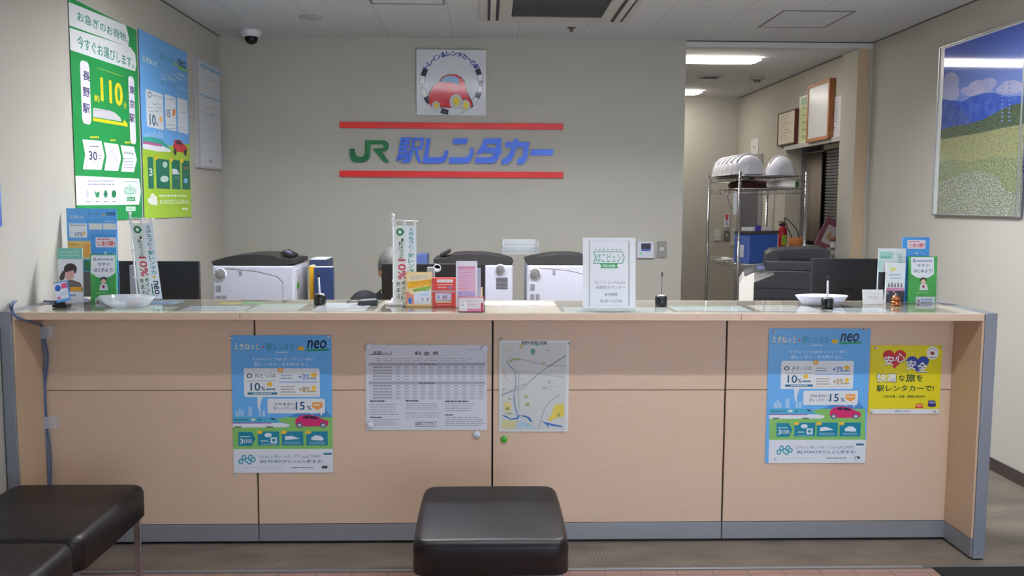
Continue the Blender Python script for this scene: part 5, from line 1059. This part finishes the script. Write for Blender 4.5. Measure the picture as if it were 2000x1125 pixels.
def pen_stand(label, x, y, tipx, tipy, kind, group='pen stands on the counter'):
    q = ZB(x, y); q.z = SURF; t = thing('pen_stand', label, 'pen stand', q, group=group)
    bm = B(); lathe(bm, [(0, 0), (.025, 0), (.0265, .006), (.0265, .036), (.022, .044), (.009, .046), (.007, .03), (0, .03)], seg=24); obj('weighted_base', bm, mat('121316', .25), t)
    bm = B(); lathe(bm, [(.022, .0442), (.02, .047), (.01, .048), (.009, .0462)], seg=24); obj('chrome_ring', bm, CHROME, t)
    e = onY(tipx, tipy, q.y)-q
    bm = B(); r = .0042 if kind == 'pen' else .0016; tube(bm, [(0, 0, .034), (e.x*.85, 0, e.z*.86)], r, seg=10); pn = obj('pen_barrel', bm, mat('d6d8d8', .35) if kind == 'pen' else mat('5a5a5e', .4, metal=.5), t)
    bm = B(); tube(bm, [(e.x*.85, 0, e.z*.861), (e.x, 0, e.z)], .0045 if kind == 'pen' else .0035, seg=10); obj('pen_cap', bm, DARK, pn)
    return t
pen_stand('black round pen stand with a white pen in front of the dark blue file', 625, 594, 622, 533, 'pen')
pen_stand('black pen stand with a thin stalk right of the standing white sign', 1291, 597, 1293.5, 531, 'thin')
pen_stand('black round pen stand with a white pen in front of the right tray', 1615.5, 602, 1617, 539, 'pen')

def oval_tray(label, x0, x1, y0, y1, c):
    a = onZ(x0, y0+6, ZI); q = ZB((x0+x1)/2, y1-5); b = onY(x0, y0, q.y); d_ = onY(x1, y0, q.y); w_ = (d_.x-b.x)/2; hh = b.z-ZI
    t = thing('coin_tray', label, 'tray', (q.x, q.y, SURF), group='shallow plastic trays on the counter')
    bm = B(); prof = [(0, .0), (w_*.72, .0), (w_*.97, hh), (w_, hh+.001), (w_*.985, hh-.002), (w_*.74, -.0+.0012), (0, .0025)]
    lathe(bm, [(0, 0), (w_*.70, 0), (w_, hh), (w_*.975, hh+.001), (w_*.69, .003), (0, .003)], seg=40, sy=.62); obj('dish', bm, c, t)
    return t, q, w_
t, q, w_ = oval_tray('translucent shallow tray with small items before the green leaflets', 193, 305, 578, 603, FROST)
oval_tray('shallow white plastic tray behind the right pen stand', 1553, 1655, 577, 600, mat('cfd0e2', .35, name='lilac_white_plastic'))
bm = B(); lathe(bm, [(0, 0), (.026, 0), (.026, .012), (.01, .018), (.007, .045), (0, .046)], seg=20); tag(obj('white_knob_holder', bm, WHITE, None, (q.x-.062, q.y, SURF+.0045)), 'small white object with an upright post in the translucent tray', 'holder')
bm = B(); lathe(bm, [(0, 0), (.026, 0), (.028, .01), (.026, .02), (0, .022)], seg=24, sy=.8); o = tag(obj('pink_ink_pad', bm, mat('c08a86', .5), None, (q.x+.025, q.y, SURF+.0045)), 'small round pinkish pad lying in the translucent tray', 'pad')

# standing white sign
q = ZB(1190, 604); s = Sheet(('Y', q.y), (1020, 440, 6.25), (740, 172), (1368, 1030), 'e6e8ea', thick=.002, rough=.35)
for (x0, y0, x1, y1) in ((812, 212, 1298, 216), (812, 998, 1298, 1002), (812, 212, 816, 1002), (1294, 212, 1298, 1002)): s.rect(x0, y0, x1, y1, 'a9b4b0', 2)
for k in range(7): s.ell(895+k*50, 318, 9, 9, '2f8a6a', 3, n=10)
for (p) in (((862, 342), (1218, 342), (1218, 349), (862, 349)), ((862, 483), (1222, 483), (1222, 490), (862, 490)), ((1218, 342), (1246, 415), (1222, 490), (1214, 486), (1236, 415), (1211, 348)), ((862, 342), (886, 415), (862, 490), (872, 490), (896, 415), (872, 342))): s.poly(list(p), '2f8a6a', 3)
s.text('はこビュン', 900, 360, 1205, 472, '2f9a62', 4, .01, .15); s.poly([(938, 487), (1165, 487), (1152, 515), (1165, 545), (950, 545), (960, 515)], '35a252', 4); s.text('Quick', 975, 497, 1135, 535, 'f4f8f4', 7, .03)
s.text('はこビュンQuick', 880, 695, 1250, 738, '8a8e8e', 4, .01); s.text('長野駅カウンター', 890, 758, 1245, 800, '8a8e8e', 4, .01); s.text('受付時間', 995, 845, 1150, 882, '6e7272', 4, .015); s.text('8:30～17:30', 945, 925, 1210, 960, '7a7e7e', 4, .015)
ss = thing('standing_sign', 'white upright counter sign in a clear holder reading 8:30 to 17:30', 'sign', (q.x, q.y, SURF)); o = s.done('sign_card', None, None)
o.location.z = SURF+.006+s.H; o.location.y = q.y; o.rotation_euler = (-.10, 0, .01); o.location.x += .0; 
bpy.context.view_layer.update(); reparent(o, ss)
quick('acrylic_base', ss, CLEAR, -s.W/2, s.W/2, -.01, .07, .0, .0055)
quick('acrylic_front', ss, CLEAR, -s.W/2, s.W/2, -.0065, -.004, .006, s.H, rot=Matrix.Rotation(-.10, 3, 'X'), piv=(0, 0, .006))

def book(label, name, cat, view, tl, br, Y, base, d=.02, tilt=-.06, draw=None, group=None, z=SURF):
    s = Sheet(('Y', Y), view, tl, br, base, thick=d, rough=.35)
    if draw: draw(s)
    o = s.done(name, label, cat, group); o.location.y = Y; o.location.z = z+s.H*math.cos(tilt)+ (d*abs(math.sin(tilt)) if tilt > 0 else 0)+.0004; o.rotation_euler = (tilt, 0, 0); return o, s
V7 = (780, 520, 11.25)
def dguide(s):
    s.rect(160, 130, 715, 860, 'efd9a2', 1); s.poly([(205, 215), (650, 165), (660, 260), (230, 315)], 'e6dcc6', 2); s.poly([(230, 235), (620, 190), (622, 205), (232, 252)], 'b9b4a4', 3); s.poly([(245, 275), (600, 235), (602, 248), (247, 290)], 'c9b678', 3); s.poly([(175, 400), (210, 330), (480, 310), (700, 280), (700, 380), (480, 420), (210, 480)], 'e8a81e', 3)
    s.text('Rewards', 186, 318, 694, 462, 'b85f10', 4, .09, rot=.10); s.text('Rewards', 190, 322, 690, 458, 'f4c22c', 5, .05, rot=.10); s.poly([(300, 500), (690, 420), (690, 490), (310, 555)], '8ab84e', 3); s.rows(320, 505, 680, 540, 1, '5f9a3a', 4, .5)
    s.poly([(320, 580), (640, 500), (700, 510), (700, 810), (330, 810)], 'e2e6f0', 3)
    s.ell(240, 750, 42, 75, '3f7ad0', 4); s.poly([(150, 560), (200, 540), (260, 620), (310, 600), (330, 830), (280, 830), (270, 700), (200, 720), (190, 820), (150, 830)], 'e0907a', 3); s.rows(470, 590, 660, 640, 1, 'a8d0ea', 4, .8); s.ell(512, 720, 25, 50, 'b8bcc8', 4, n=8); s.ell(625, 720, 25, 50, 'b8a8a8', 4, n=8); s.rect(150, 850, 715, 880, 'd9a64a', 2)
q = ZB(818, 598); book('yellow and white tourist guide book standing at mid counter', 'guide_book', 'book', V7, (150, 118), (718, 872), q.y, 'e8c070', .02, -.07, dguide)
def dred(s):
    s.rect(778, 262, 1232, 520, 'd2483e', 1); s.rect(822, 285, 1178, 355, 'e6e2e4', 2, r=.3); s.rows(850, 305, 1150, 340, 1, 'b0b0b8', 3, .3); s.rows(840, 385, 1170, 420, 1, 'ecc0b4', 2, .6, words=9, ragged=0); s.rows(850, 445, 1060, 480, 1, 'ecc8bc', 2, .6); s.ell(1115, 468, 34, 30, '7a9ad0', 3)
    s.rect(730, 530, 1232, 572, 'a8a4a8', 2)
    s.rect(790, 590, 1145, 745, 'c9c4dc', 2); 
    for k in range(5): s.ell(860+k*55, 680, 24, 45, ('9a92b4', 'ddd8e2', '8a8aa0')[k % 3], 3, n=9)
    s.rect(795, 755, 1145, 800, 'cfd0a8', 3); s.rows(830, 830, 1140, 860, 1, 'e8a49a', 2, .5)
book('red leaflet box with white label between guide book and pink list', 'leaflet_box', 'box', V7, (726, 262), (1234, 885), ZB(867, 600).y+.02, 'd2483e', .05, 0, dred)
def dpink(s):
    s.rect(1282, -30, 1672, 520, 'dcb4cc', 1); s.rect(1290, 0, 1662, 30, 'd07f9a', 2); s.rect(1282, 525, 1672, 665, 'b8a8d8', 1)
    for k in range(8): s.rows(1295, 45+k*58, 1640, 75+k*58, 1, 'cf8fae' if k != 7 else 'd4708a', 2, .35, seed=k, words=7, ragged=.4)
    s.rows(1300, 555, 1370, 570, 1, '3a3a6a', 2, .7); s.rows(1310, 640, 1500, 650, 1, '7a6aa8', 2, .7)
book('tall pink and lilac list in a white frame', 'price_list_card', 'card', V7, (1245, -135), (1710, 880), ZB(912, 601).y+.02, 'e4e2ea', .006, -.05, dpink)
a = ZB(942, 597); cbp = thing('grey_holder', 'thin grey leaflet holder directly behind the pink list', 'holder', (onY(937, 598, a.y).x, a.y+.045, SURF)); quick('holder_back', cbp, mat('8f93a6', .4), -.03, .004, 0, .02, 0, .16); quick('tan_card', cbp, mat('cdb48a', .5), .0045, .012, 0, .018, 0, .075)
def dcard(s):
    s.rect(1300, 780, 1860, 965, 'a3203c', 1); s.rect(1310, 665, 1850, 960, 'e4dcd8', 2, r=.1); s.rect(1790, 780, 1840, 965, 'b02446', 3); s.rect(1490, 905, 1785, 960, 'dc86a8', 3); s.rows(1505, 815, 1740, 835, 1, 'cc8a92', 3, .6); s.rect(1335, 740, 1475, 900, 'eeeeec', 4, r=.1); s.rows(1360, 750, 1440, 765, 1, '5a5a60', 5, .6); s.rect(1370, 800, 1420, 850, 'b8b8b8', 5); s.rows(1400, 700, 1740, 760, 2, 'c9c4c4', 3, .3)
book('small white card box with pink stripe in front of the pink list', 'card_box', 'box', V7, (1300, 660), (1860, 975), ZB(917, 609).y, 'a3203c', .035, -.03, dcard)
# black card reader
q = ZB(716, 594); crd = thing('card_reader', 'flat black card reader lying left of the mid counter flag', 'card reader', (q.x, q.y+.02, SURF), rotz=.15)
bm = B(); prism(bm, [(-.04, 0), (.042, 0), (.048, .014), (.046, .018), (-.04, .012)], -.05, .05); obj('reader_body', bm, mat('17171a', .35), crd); quick('reader_pad', crd, mat('6a6a66', .5), -.028, .038, -.04, .04, .0165, .0178, rot=Matrix.Rotation(-.06, 3, 'Y'))
bm = B(); tube(bm, spline([(-.038, .03, .006), (-.07, .035, .004), (-.09, .06, .004), (-.07, .1, .004)]), .002, seg=6); obj('reader_cable', bm, DARK, crd)

# green and blue leaflet holders (both ends)
VL, VR = (100, 400, 5.625), (1640, 440, 6.62)
def dgreen(k, ox, oy):
    def f(s):
        def m(x, y): return (ox+x*k, oy+y*k)
        s.rect(*m(0, 0), *m(100, 200), '3faa4a', 1); s.poly([m(5, 3), m(95, 3), m(95, 68), m(75, 82), m(50, 88), m(25, 82), m(5, 68)], 'e8ecf0', 2)
        s.ell(*m(18, 18), 6*k, 6*k, '2a3a6a', 3, hole=.6); s.rows(*m(28, 12), *m(88, 24), 1, '8a9ac0', 3, .5, ragged=0, words=8); s.text('今すぐ', *m(28, 30), *m(74, 42), '2a3a78', 4, .03); s.text('はじめよう!', *m(16, 50), *m(88, 64), '22306a', 4, .03)
        s.ell(*m(52, 92), 13*k, 10*k, '3a2a2c', 4); s.ell(*m(52, 99), 9*k, 9*k, 'ecc8b4', 5); s.poly([m(36, 132), m(40, 110), m(52, 106), m(66, 110), m(70, 132)], 'e8e6e8', 4); s.ell(*m(52, 118), 5*k, 6*k, 'a83a4a', 5)
        s.rows(*m(24, 138), *m(76, 146), 1, '9ad49a', 3, .5); s.rect(*m(22, 158), *m(96, 190), 'dfe6ea', 3); s.ell(*m(32, 174), 5*k, 5*k, '8a6a7a', 4); s.rows(*m(42, 164), *m(90, 184), 2, '6a86c0', 4, .4)
    return f
def dblue(k, ox, oy):
    def f(s):
        def m(x, y): return (ox+x*k, oy+y*k)
        s.rect(*m(18, 12), *m(92, 48), 'ecdfe6', 2, r=.1); s.rows(*m(26, 15), *m(70, 22), 1, 'd06a80', 3, .6, ragged=0, words=8); s.text('お得!', *m(40, 25), *m(88, 44), 'd02038', 4, .035); s.text('さらに', *m(24, 27), *m(36, 44), 'd02038', 4, .02)
        s.ell(*m(55, 75), 36*k, 14*k, '8ac4f0', 3, a0=10, a1=170, hole=.9); s.ell(*m(55, 68), 6*k, 5*k, 'b8dcf6', 3)
    return f
def holder(par, w, h, d): pass
qL = ZB(203, 590)
tg = thing('leaflet_holder', 'green leaflets in a clear holder at the left end of the counter', 'leaflet holder', (qL.x, qL.y, SURF), group=None)
o, s = book(None, 'green_leaflets', None, VL, (424, 545), (722, 1068), qL.y, '3faa4a', .012, -.03, dgreen(2.98, 424, 545)); reparent(o, tg); w2 = s.W/2
quick('clear_pocket', tg, CLEAR, -w2-.003, w2+.003, -.006, -.0045, 0.001, .12, rot=Matrix.Rotation(-.03, 3, 'X')); quick('pocket_base', tg, CLEAR, -w2-.003, w2+.003, -.006, .028, 0, .0009)
o, s = book('sky blue leaflet with a red-lettered label behind the left green leaflets', 'blue_leaflet', 'leaflet', VL, (424, 300), (732, 560), qL.y+.045, '4a9fe8', .006, -.03, None)
bpy.data.objects.remove(o)
s = Sheet(('Y', qL.y+.03), VL, (424, 300), (732, 1040), '4a9fe8', thick=.006, rough=.35); dblue(3.08, 424, 300)(s); o = s.done('blue_leaflet', 'sky blue leaflet with a red-lettered label behind the left green leaflets', 'leaflet'); o.location.y = qL.y+.036; o.location.z = SURF+s.H+.0005; o.rotation_euler = (-.03, 0, 0)
# tall small poster in a stand
q = ZB(175, 583); s = Sheet(('Y', q.y+.06), VL, (148, 66), (738, 1040), '62aef0', thick=.003, rough=.35)
s.text('えきねっと', 188, 142, 345, 180, 'e6eef0', 3, .03); s.text('駅レンタカー', 385, 112, 540, 138, '2a7f9a', 3, .01); s.text('neo', 590, 108, 690, 145, '2a3a5a', 3, .03, .2); s.rect(545, 130, 580, 145, 'e8b83a', 3); s.text('カーシェア', 378, 190, 540, 222, '2a7f9a', 3, .01); s.rows(580, 200, 690, 220, 1, 'b8dcf6', 3, .5)
s.rect(178, 232, 382, 388, 'e6ecf2', 2); s.rect(400, 232, 548, 300, 'e6e8e4', 2); s.rect(556, 232, 706, 300, 'e6e8e4', 2); s.ell(213, 250, 12, 10, '2a4a58', 3, hole=.6); s.rows(235, 242, 368, 262, 1, '6a8090', 3, .5); s.text('10%', 245, 325, 330, 378, '5a84a0', 3, .02); s.ell(345, 340, 20, 20, 'ecc878', 3)
s.rect(130, 425, 740, 620, 'e8c878', 1); s.ell(240, 465, 60, 14, 'd9a83a', 2); s.rect(340, 455, 415, 600, 'e4a850', 2); s.rect(340, 635, 740, 760, '2f7a5a', 2); s.rect(130, 765, 740, 1040, '5c5c60', 2)
o = s.done('small_poster_stand', 'small blue poster on a tall stand at the far left of the counter', 'poster stand'); o.location.y = q.y+.075; o.location.z = SURF+s.H+.0005
# teal brochure with portrait
q = ZB(138, 591); s = Sheet(('Y', q.y+.02), VL, (68, 480), (362, 1072), 'e6e8ec', thick=.008, rough=.35)
s.rect(68, 480, 362, 602, '7cc4b4', 1); s.rows(100, 505, 330, 580, 2, '9ad6c8', 2, .4)
s.ell(215, 712, 72, 66, '3a2c34', 2); s.poly([(95, 800), (130, 730), (170, 720), (150, 820), (110, 840)], '4a4248', 2); s.ell(208, 768, 52, 70, 'd8aea4', 3, n=24); s.poly([(150, 720), (175, 670), (240, 665), (275, 720), (280, 760), (255, 720), (200, 735), (160, 745)], '3a2c34', 4)
s.ell(190, 765, 7, 3, '4a3434', 4); s.ell(228, 765, 7, 3, '4a3434', 4); s.ell(209, 800, 12, 3, 'b07068', 4)
s.poly([(190, 830), (250, 830), (330, 860), (362, 930), (362, 960), (170, 960), (175, 870)], '6a655f', 4); s.rect(218, 905, 345, 950, 'e2a630', 5); s.rect(150, 955, 362, 1072, 'dcdfe6', 5); s.rows(190, 985, 290, 1010, 1, '6a84c4', 6, .7); s.rows(160, 1030, 280, 1055, 1, 'e0c8a0', 6, .5)
o = s.done('portrait_brochure', 'brochure with teal header and dark-haired portrait beside the left green leaflets', 'brochure'); o.location.z = SURF+s.H+.0005+.0; o.location.y = q.y+.02; o.rotation_euler = (-.04, 0, 0)
# small card sign on easel (left end)
q = ZB(118, 600); ea = thing('card_easel', 'small tilted white and blue card on a black easel at the left end', 'card', (q.x, q.y, SURF))
s = Sheet(('Y', q.y), VL, (0, 838), (165, 1060), '4a90dc', thick=.002); s.rect(0, 850, 152, 1030, 'e4e8f4', 2, r=.05); s.ell(42, 905, 34, 36, '2f6ac4', 3); s.rect(82, 862, 148, 918, 'e0608a', 3, r=.1); s.rect(20, 1000, 62, 1022, 'd8709a', 3); s.rows(60, 945, 145, 995, 2, 'b8c8e8', 3, .4); s.rect(0, 1032, 165, 1060, '62aaf0', 1)
o = s.done('card_face', None, None); o.rotation_euler = (-.15, -.2, 0); o.location = (q.x-.02, q.y-.01, SURF+s.H+.018); bpy.context.view_layer.update(); reparent(o, ea)
bm = B(); box(bm, -.028, .034, -.014, .03, 0, .012, bev=.003); tube(bm, [(0, .02, .01), (.0, .008, .095)], .004); box(bm, -.02, .026, -.012, -.004, .0125, .024, bev=.002); obj('easel', bm, DARK, ea)

# right end holders
qR = ZB(1803, 591)
tg = thing('leaflet_holder', 'green leaflets in a clear holder at the right end of the counter', 'leaflet holder', (onY(1803, 590, qR.y).x, qR.y, SURF))
o, s = book(None, 'green_leaflets', None, VR, (905, 392), (1235, 990), qR.y, '3faa4a', .012, -.03, dgreen(3.3, 905, 392)); s_w = s.W/2; reparent(o, tg)
quick('clear_pocket', tg, CLEAR, -s_w-.003, s_w+.003, -.006, -.0045, 0.001, .12, rot=Matrix.Rotation(-.03, 3, 'X')); quick('pocket_base', tg, CLEAR, -s_w-.003, s_w+.003, -.006, .028, 0, .0009)
s = Sheet(('Y', qR.y+.03), VR, (828, 150), (1135, 985), '4a9fe8', thick=.006, rough=.35); dblue(3.1, 828, 150)(s); o = s.done('blue_leaflet', 'sky blue leaflet with a red-lettered label behind the right green leaflets', 'leaflet'); o.location.y = qR.y+.036; o.location.z = SURF+s.H+.0005; o.rotation_euler = (-.03, 0, 0)
q = ZB(1748, 592)
s = Sheet(('Y', q.y+.05), VR, (505, 305), (832, 995), 'dfe6e4', thick=.003); s.rect(520, 345, 690, 440, '9ed4c4', 2); s.rows(530, 405, 670, 432, 1, '4a9a8a', 3, .5); s.rows(540, 355, 800, 395, 2, 'b4d8d4', 3, .3); s.rect(505, 460, 545, 600, 'b4dcd8', 2); s.rows(755, 370, 820, 560, 6, '8fb4b8', 3, .5); s.rect(505, 610, 600, 995, '26272c', 2)
o = s.done('white_brochure', 'pale mint brochure standing behind the small blossom brochure', 'brochure'); o.location.y = q.y+.052; o.location.z = SURF+s.H+.0005
s = Sheet(('Y', q.y+.02), VR, (605, 475), (832, 990), 'e0e8ea', thick=.006); s.ell(690, 560, 38, 26, 'dfd98a', 3); s.ell(655, 520, 28, 22, 'cfe0c4', 2); s.rows(640, 610, 800, 650, 1, 'a4c4c0', 3, .5); s.rows(655, 665, 810, 685, 1, '8fb0cc', 3, .6)
for k in range(5): s.poly([(625+k*40, 790), (632+k*40, 735-k % 2*15), (645+k*40, 745), (650+k*40, 790)], '6a6468', 3)
s.rect(605, 798, 832, 838, 'c88ab0', 3); s.rect(605, 838, 832, 990, '3a3c48', 3); s.ell(622, 865, 10, 14, 'c0bcc4', 4); s.ell(700, 850, 16, 8, 'c8b0a0', 4)
o = s.done('blossom_brochure', 'small brochure with a dark lower half and pink stripe at the right end', 'brochure'); o.location.y = q.y+.02; o.location.z = SURF+s.H+.0005
# bell
q = ZB(1749, 596); be = thing('copper_bell', 'small copper desk bell in front of the blossom brochure', 'bell', (q.x, q.y, SURF), rotz=0)
COP = mat('c07a50', .2, metal=1.0, name='copper')
bm = B(); lathe(bm, [(0, 0), (.02, 0), (.022, .005), (.022, .016), (.018, .02), (0, .02)], seg=24); obj('bell_base', bm, COP, be); bm = B(); lathe(bm, [(.012, .0202), (.019, .024), (.019, .034), (.012, .044), (0, .046)], seg=24); obj('bell_dome', bm, COP, be); bm = B(); lathe(bm, [(.004, .0465), (.004, .051), (0, .053)], seg=10); obj('plunger', bm, CHROME, be)
# white card on small stand
q = ZB(1703, 594); wc = thing('white_card_stand', 'white folded card with two printed lines near the right end', 'card', (q.x, q.y, SURF))
s = Sheet(('Y', q.y), VR, (290, 820), (552, 1010), 'e6e6e6', thick=.002); s.rows(365, 905, 500, 940, 2, '9a9aa0', 2, .35, ragged=.2); s.rows(340, 870, 520, 882, 1, 'c4c8c4', 2, .4)
o = s.done('card_face', None, None); o.rotation_euler = (-.2, 0, 0); o.location.z = SURF+s.H*.98+.001; bpy.context.view_layer.update(); reparent(o, wc)
bm = B(); prism(bm, [(-.034, 0), (.03, 0), (.022, .06), (-.028, .06)], .014, .018); obj('card_back', bm, WHITE, wc)

# ================================================================ PERSON behind the monitor
SKIN = mat('c89a80', .55, name='skin'); HAIR = mat('565453', .65, noise=.35, scale=(160, 160, 30), name='grey_hair'); SHIRT = mat('14161f', .8, name='black_jacket')
def skinned(chains, name):
    """chains: list of [(co, r), ...]; each its own skinned chain, fused by a voxel remesh into one continuous surface"""
    objs = []
    for ch in chains:
        me = bpy.data.meshes.new('chain'); me.from_pydata([c for c, r in ch], [(i, i+1) for i in range(len(ch)-1)], []); o = bpy.data.objects.new('chain', me); COL.objects.link(o)
        md = o.modifiers.new('s', 'SKIN')
        for i, (c, r) in enumerate(ch): me.skin_vertices[0].data[i].radius = (r if isinstance(r, tuple) else (r, r)); 
        me.skin_vertices[0].data[0].use_root = True; o.modifiers.new('d', 'SUBSURF').levels = 2; objs.append(o)
    dg = bpy.context.evaluated_depsgraph_get(); dg.update(); bm = B()
    for o in objs:
        m = bpy.data.meshes.new_from_object(o.evaluated_get(dg)); bm.from_mesh(m); bpy.data.meshes.remove(m)
    for o in objs: bpy.data.objects.remove(o)
    return bm
def remeshed(bm, name, vox, m, parent, smooth_it=4):
    me = bpy.data.meshes.new(name); bm.to_mesh(me); bm.free(); o = bpy.data.objects.new(name, me); COL.objects.link(o)
    r = o.modifiers.new('r', 'REMESH'); r.mode = 'VOXEL'; r.voxel_size = vox; r.use_smooth_shade = True; sm = o.modifiers.new('sm', 'SMOOTH'); sm.iterations = smooth_it
    dg = bpy.context.evaluated_depsgraph_get(); dg.update(); m2_ = bpy.data.meshes.new_from_object(o.evaluated_get(dg)); bpy.data.objects.remove(o)
    m2_.materials.clear(); m2_.materials.append(m); m2_.name = name
    for p in m2_.polygons: p.use_smooth = True
    o = bpy.data.objects.new(name, m2_); COL.objects.link(o); o.parent = parent; return o
PXc = onY(768, 530, 5.0); per = thing('person', 'person with short grey hair in a black jacket, head bowed behind the monitor', 'person', (PXc.x, 5.06, 0))
HC = Vector((0, -.03, 1.115))   # head centre; head bowed towards the screen
def ball(bm, c, r, sx=1, sy=1, sz=1, seg=24, R=None):
    M = Matrix.Translation(c) @ (R.to_4x4() if R else Matrix.Identity(4)) @ Matrix.Diagonal((r*sx, r*sy, r*sz, 1)); bmesh.ops.create_uvsphere(bm, u_segments=seg, v_segments=16, radius=1, matrix=M)
Rb = Matrix.Rotation(.42, 3, 'X')
def H(x, y, z): return HC+Rb @ Vector((x, y, z))
chains = [[(Vector((0, .05, .46)), (.17, .12)), (Vector((0, .06, .60)), (.155, .11)), (Vector((0, .07, .75)), (.165, .11)), (Vector((0, .06, .90)), (.175, .11)), (Vector((0, .04, .99)), (.10, .085)), (Vector((0, .02, 1.04)), (.058, .058)), (H(0, .02, -.06), (.055, .058))]]
for sx in (-1, 1):
    chains.append([(Vector((sx*.10, .06, .95)), .06), (Vector((sx*.20, .05, .955)), .057), (Vector((sx*.235, -.02, .80)), .046), (Vector((sx*.245, -.06, .70)), .042), (Vector((sx*.19, -.17, .755)), .036), (Vector((sx*.13, -.25, .765)), .026), (Vector((sx*.115, -.29, .765)), (.036, .018)), (Vector((sx*.11, -.33, .765)), (.036, .016))])
    for k in range(4):
        fx = sx*.11+(-.030+.020*k); L_ = (.052, .064, .068, .058)[k if sx > 0 else 3-k]
        chains.append([(Vector((fx, -.32, .766)), .009), (Vector((fx, -.32-L_*.5, .774)), .0085), (Vector((fx, -.32-L_*.85, .762)), .008), (Vector((fx, -.32-L_, .752)), .007)])
    chains.append([(Vector((sx*.11-sx*.03, -.285, .765)), .012), (Vector((sx*.11-sx*.055, -.305, .76)), .010), (Vector((sx*.11-sx*.062, -.33, .756)), .008)])
    chains.append([(Vector((sx*.08, .03, .48)), .09), (Vector((sx*.12, -.16, .50)), .082), (Vector((sx*.13, -.36, .50)), .062), (Vector((sx*.13, -.38, .44)), .058), (Vector((sx*.13, -.34, .25)), .052), (Vector((sx*.13, -.32, .10)), .036), (Vector((sx*.13, -.34, .045)), .036), (Vector((sx*.13, -.46, .032)), (.04, .028))])
bm = skinned(chains, 'body')
ball(bm, H(0, .0, .02), .1, .80, 1.0, 1.08); ball(bm, H(0, -.03, -.045), .075, .82, .9, .9); ball(bm, H(0, -.098, -.012), .016, .8, 1.1, 1.4, 12); ball(bm, H(0, -.09, -.055), .02, 1.2, .6, .5, 12)
for sx in (-1, 1): ball(bm, H(sx*.083, .01, -.005), .026, .35, .7, 1.15, 12); ball(bm, H(sx*.03, -.088, .018), .012, 1, .6, .7, 10)
body = remeshed(bm, 'body', .0075, SKIN, per)
bm = B(); ball(bm, H(0, .012, .035), .1, .87, 1.08, 1.08, 32)
for v in list(bm.verts):
    l = Rb.transposed() @ (v.co-HC)
    if (l.z < .03 and l.y < -.045) or l.z < -.055: bm.verts.remove(v)
for v in bm.verts: v.co += Vector((math.sin(v.co.x*300)*.0015, 0, math.sin(v.co.x*260+v.co.y*40)*.0015))
bmesh.ops.solidify(bm, geom=list(bm.faces), thickness=.006)
for f in bm.faces: f.smooth = True
obj('hair', bm, HAIR, per)
ch2 = [[(Vector((0, .05, .45)), (.185, .135)), (Vector((0, .06, .60)), (.17, .125)), (Vector((0, .07, .75)), (.18, .125)), (Vector((0, .06, .90)), (.19, .122)), (Vector((0, .045, .985)), (.12, .10)), (Vector((0, .03, 1.02)), (.085, .078))]]
for sx in (-1, 1): ch2.append([(Vector((sx*.10, .06, .95)), .072), (Vector((sx*.205, .05, .955)), .075), (Vector((sx*.24, -.02, .80)), .058), (Vector((sx*.25, -.06, .70)), .053), (Vector((sx*.19, -.17, .755)), .047), (Vector((sx*.145, -.23, .765)), .038)])
remeshed(skinned(ch2, 'jacket'), 'jacket', .01, SHIRT, per)
ch3 = []
for sx in (-1, 1): ch3.append([(Vector((sx*.07, .04, .47)), .105), (Vector((sx*.12, -.16, .50)), .094), (Vector((sx*.13, -.36, .50)), .075), (Vector((sx*.13, -.38, .44)), .070), (Vector((sx*.13, -.34, .25)), .064), (Vector((sx*.13, -.32, .11)), .052)])
remeshed(skinned(ch3, 'trousers'), 'trousers', .012, mat('20222a', .8), per)
bm = B(); box(bm, -.2, .2, -.2, .2, .335, .36, bev=.01); ch = thing('office_chair', 'dark office chair under the person behind the monitor', 'chair', (PXc.x, 5.09, 0)); obj('seat', bm, mat('23242a', .8), ch)
quick('backrest', ch, mat('23242a', .8), -.18, .18, .205, .235, .5, .84, bev=.01)
quick('back_support', ch, DARK, -.02, .02, .2, .215, .34, .56)
bm = B(); tube(bm, [(0, 0, .05), (0, 0, .334)], .025)
for k in range(5): tube(bm, [(0, 0, .06), (0.19*math.cos(k*2*PI/5+.3), 0.19*math.sin(k*2*PI/5+.3), .035)], .014)
obj('pedestal', bm, DARK, ch)
for k in range(5):
    bm = B(); lathe(bm, [(0, -.012), (.024, -.012), (.024, .012), (0, .012)], M=Matrix.Translation((0.19*math.cos(k*2*PI/5+.3), 0.19*math.sin(k*2*PI/5+.3), .0245)) @ Matrix.Rotation(PI/2, 4, 'X')); obj('caster', bm, DARK, ch)
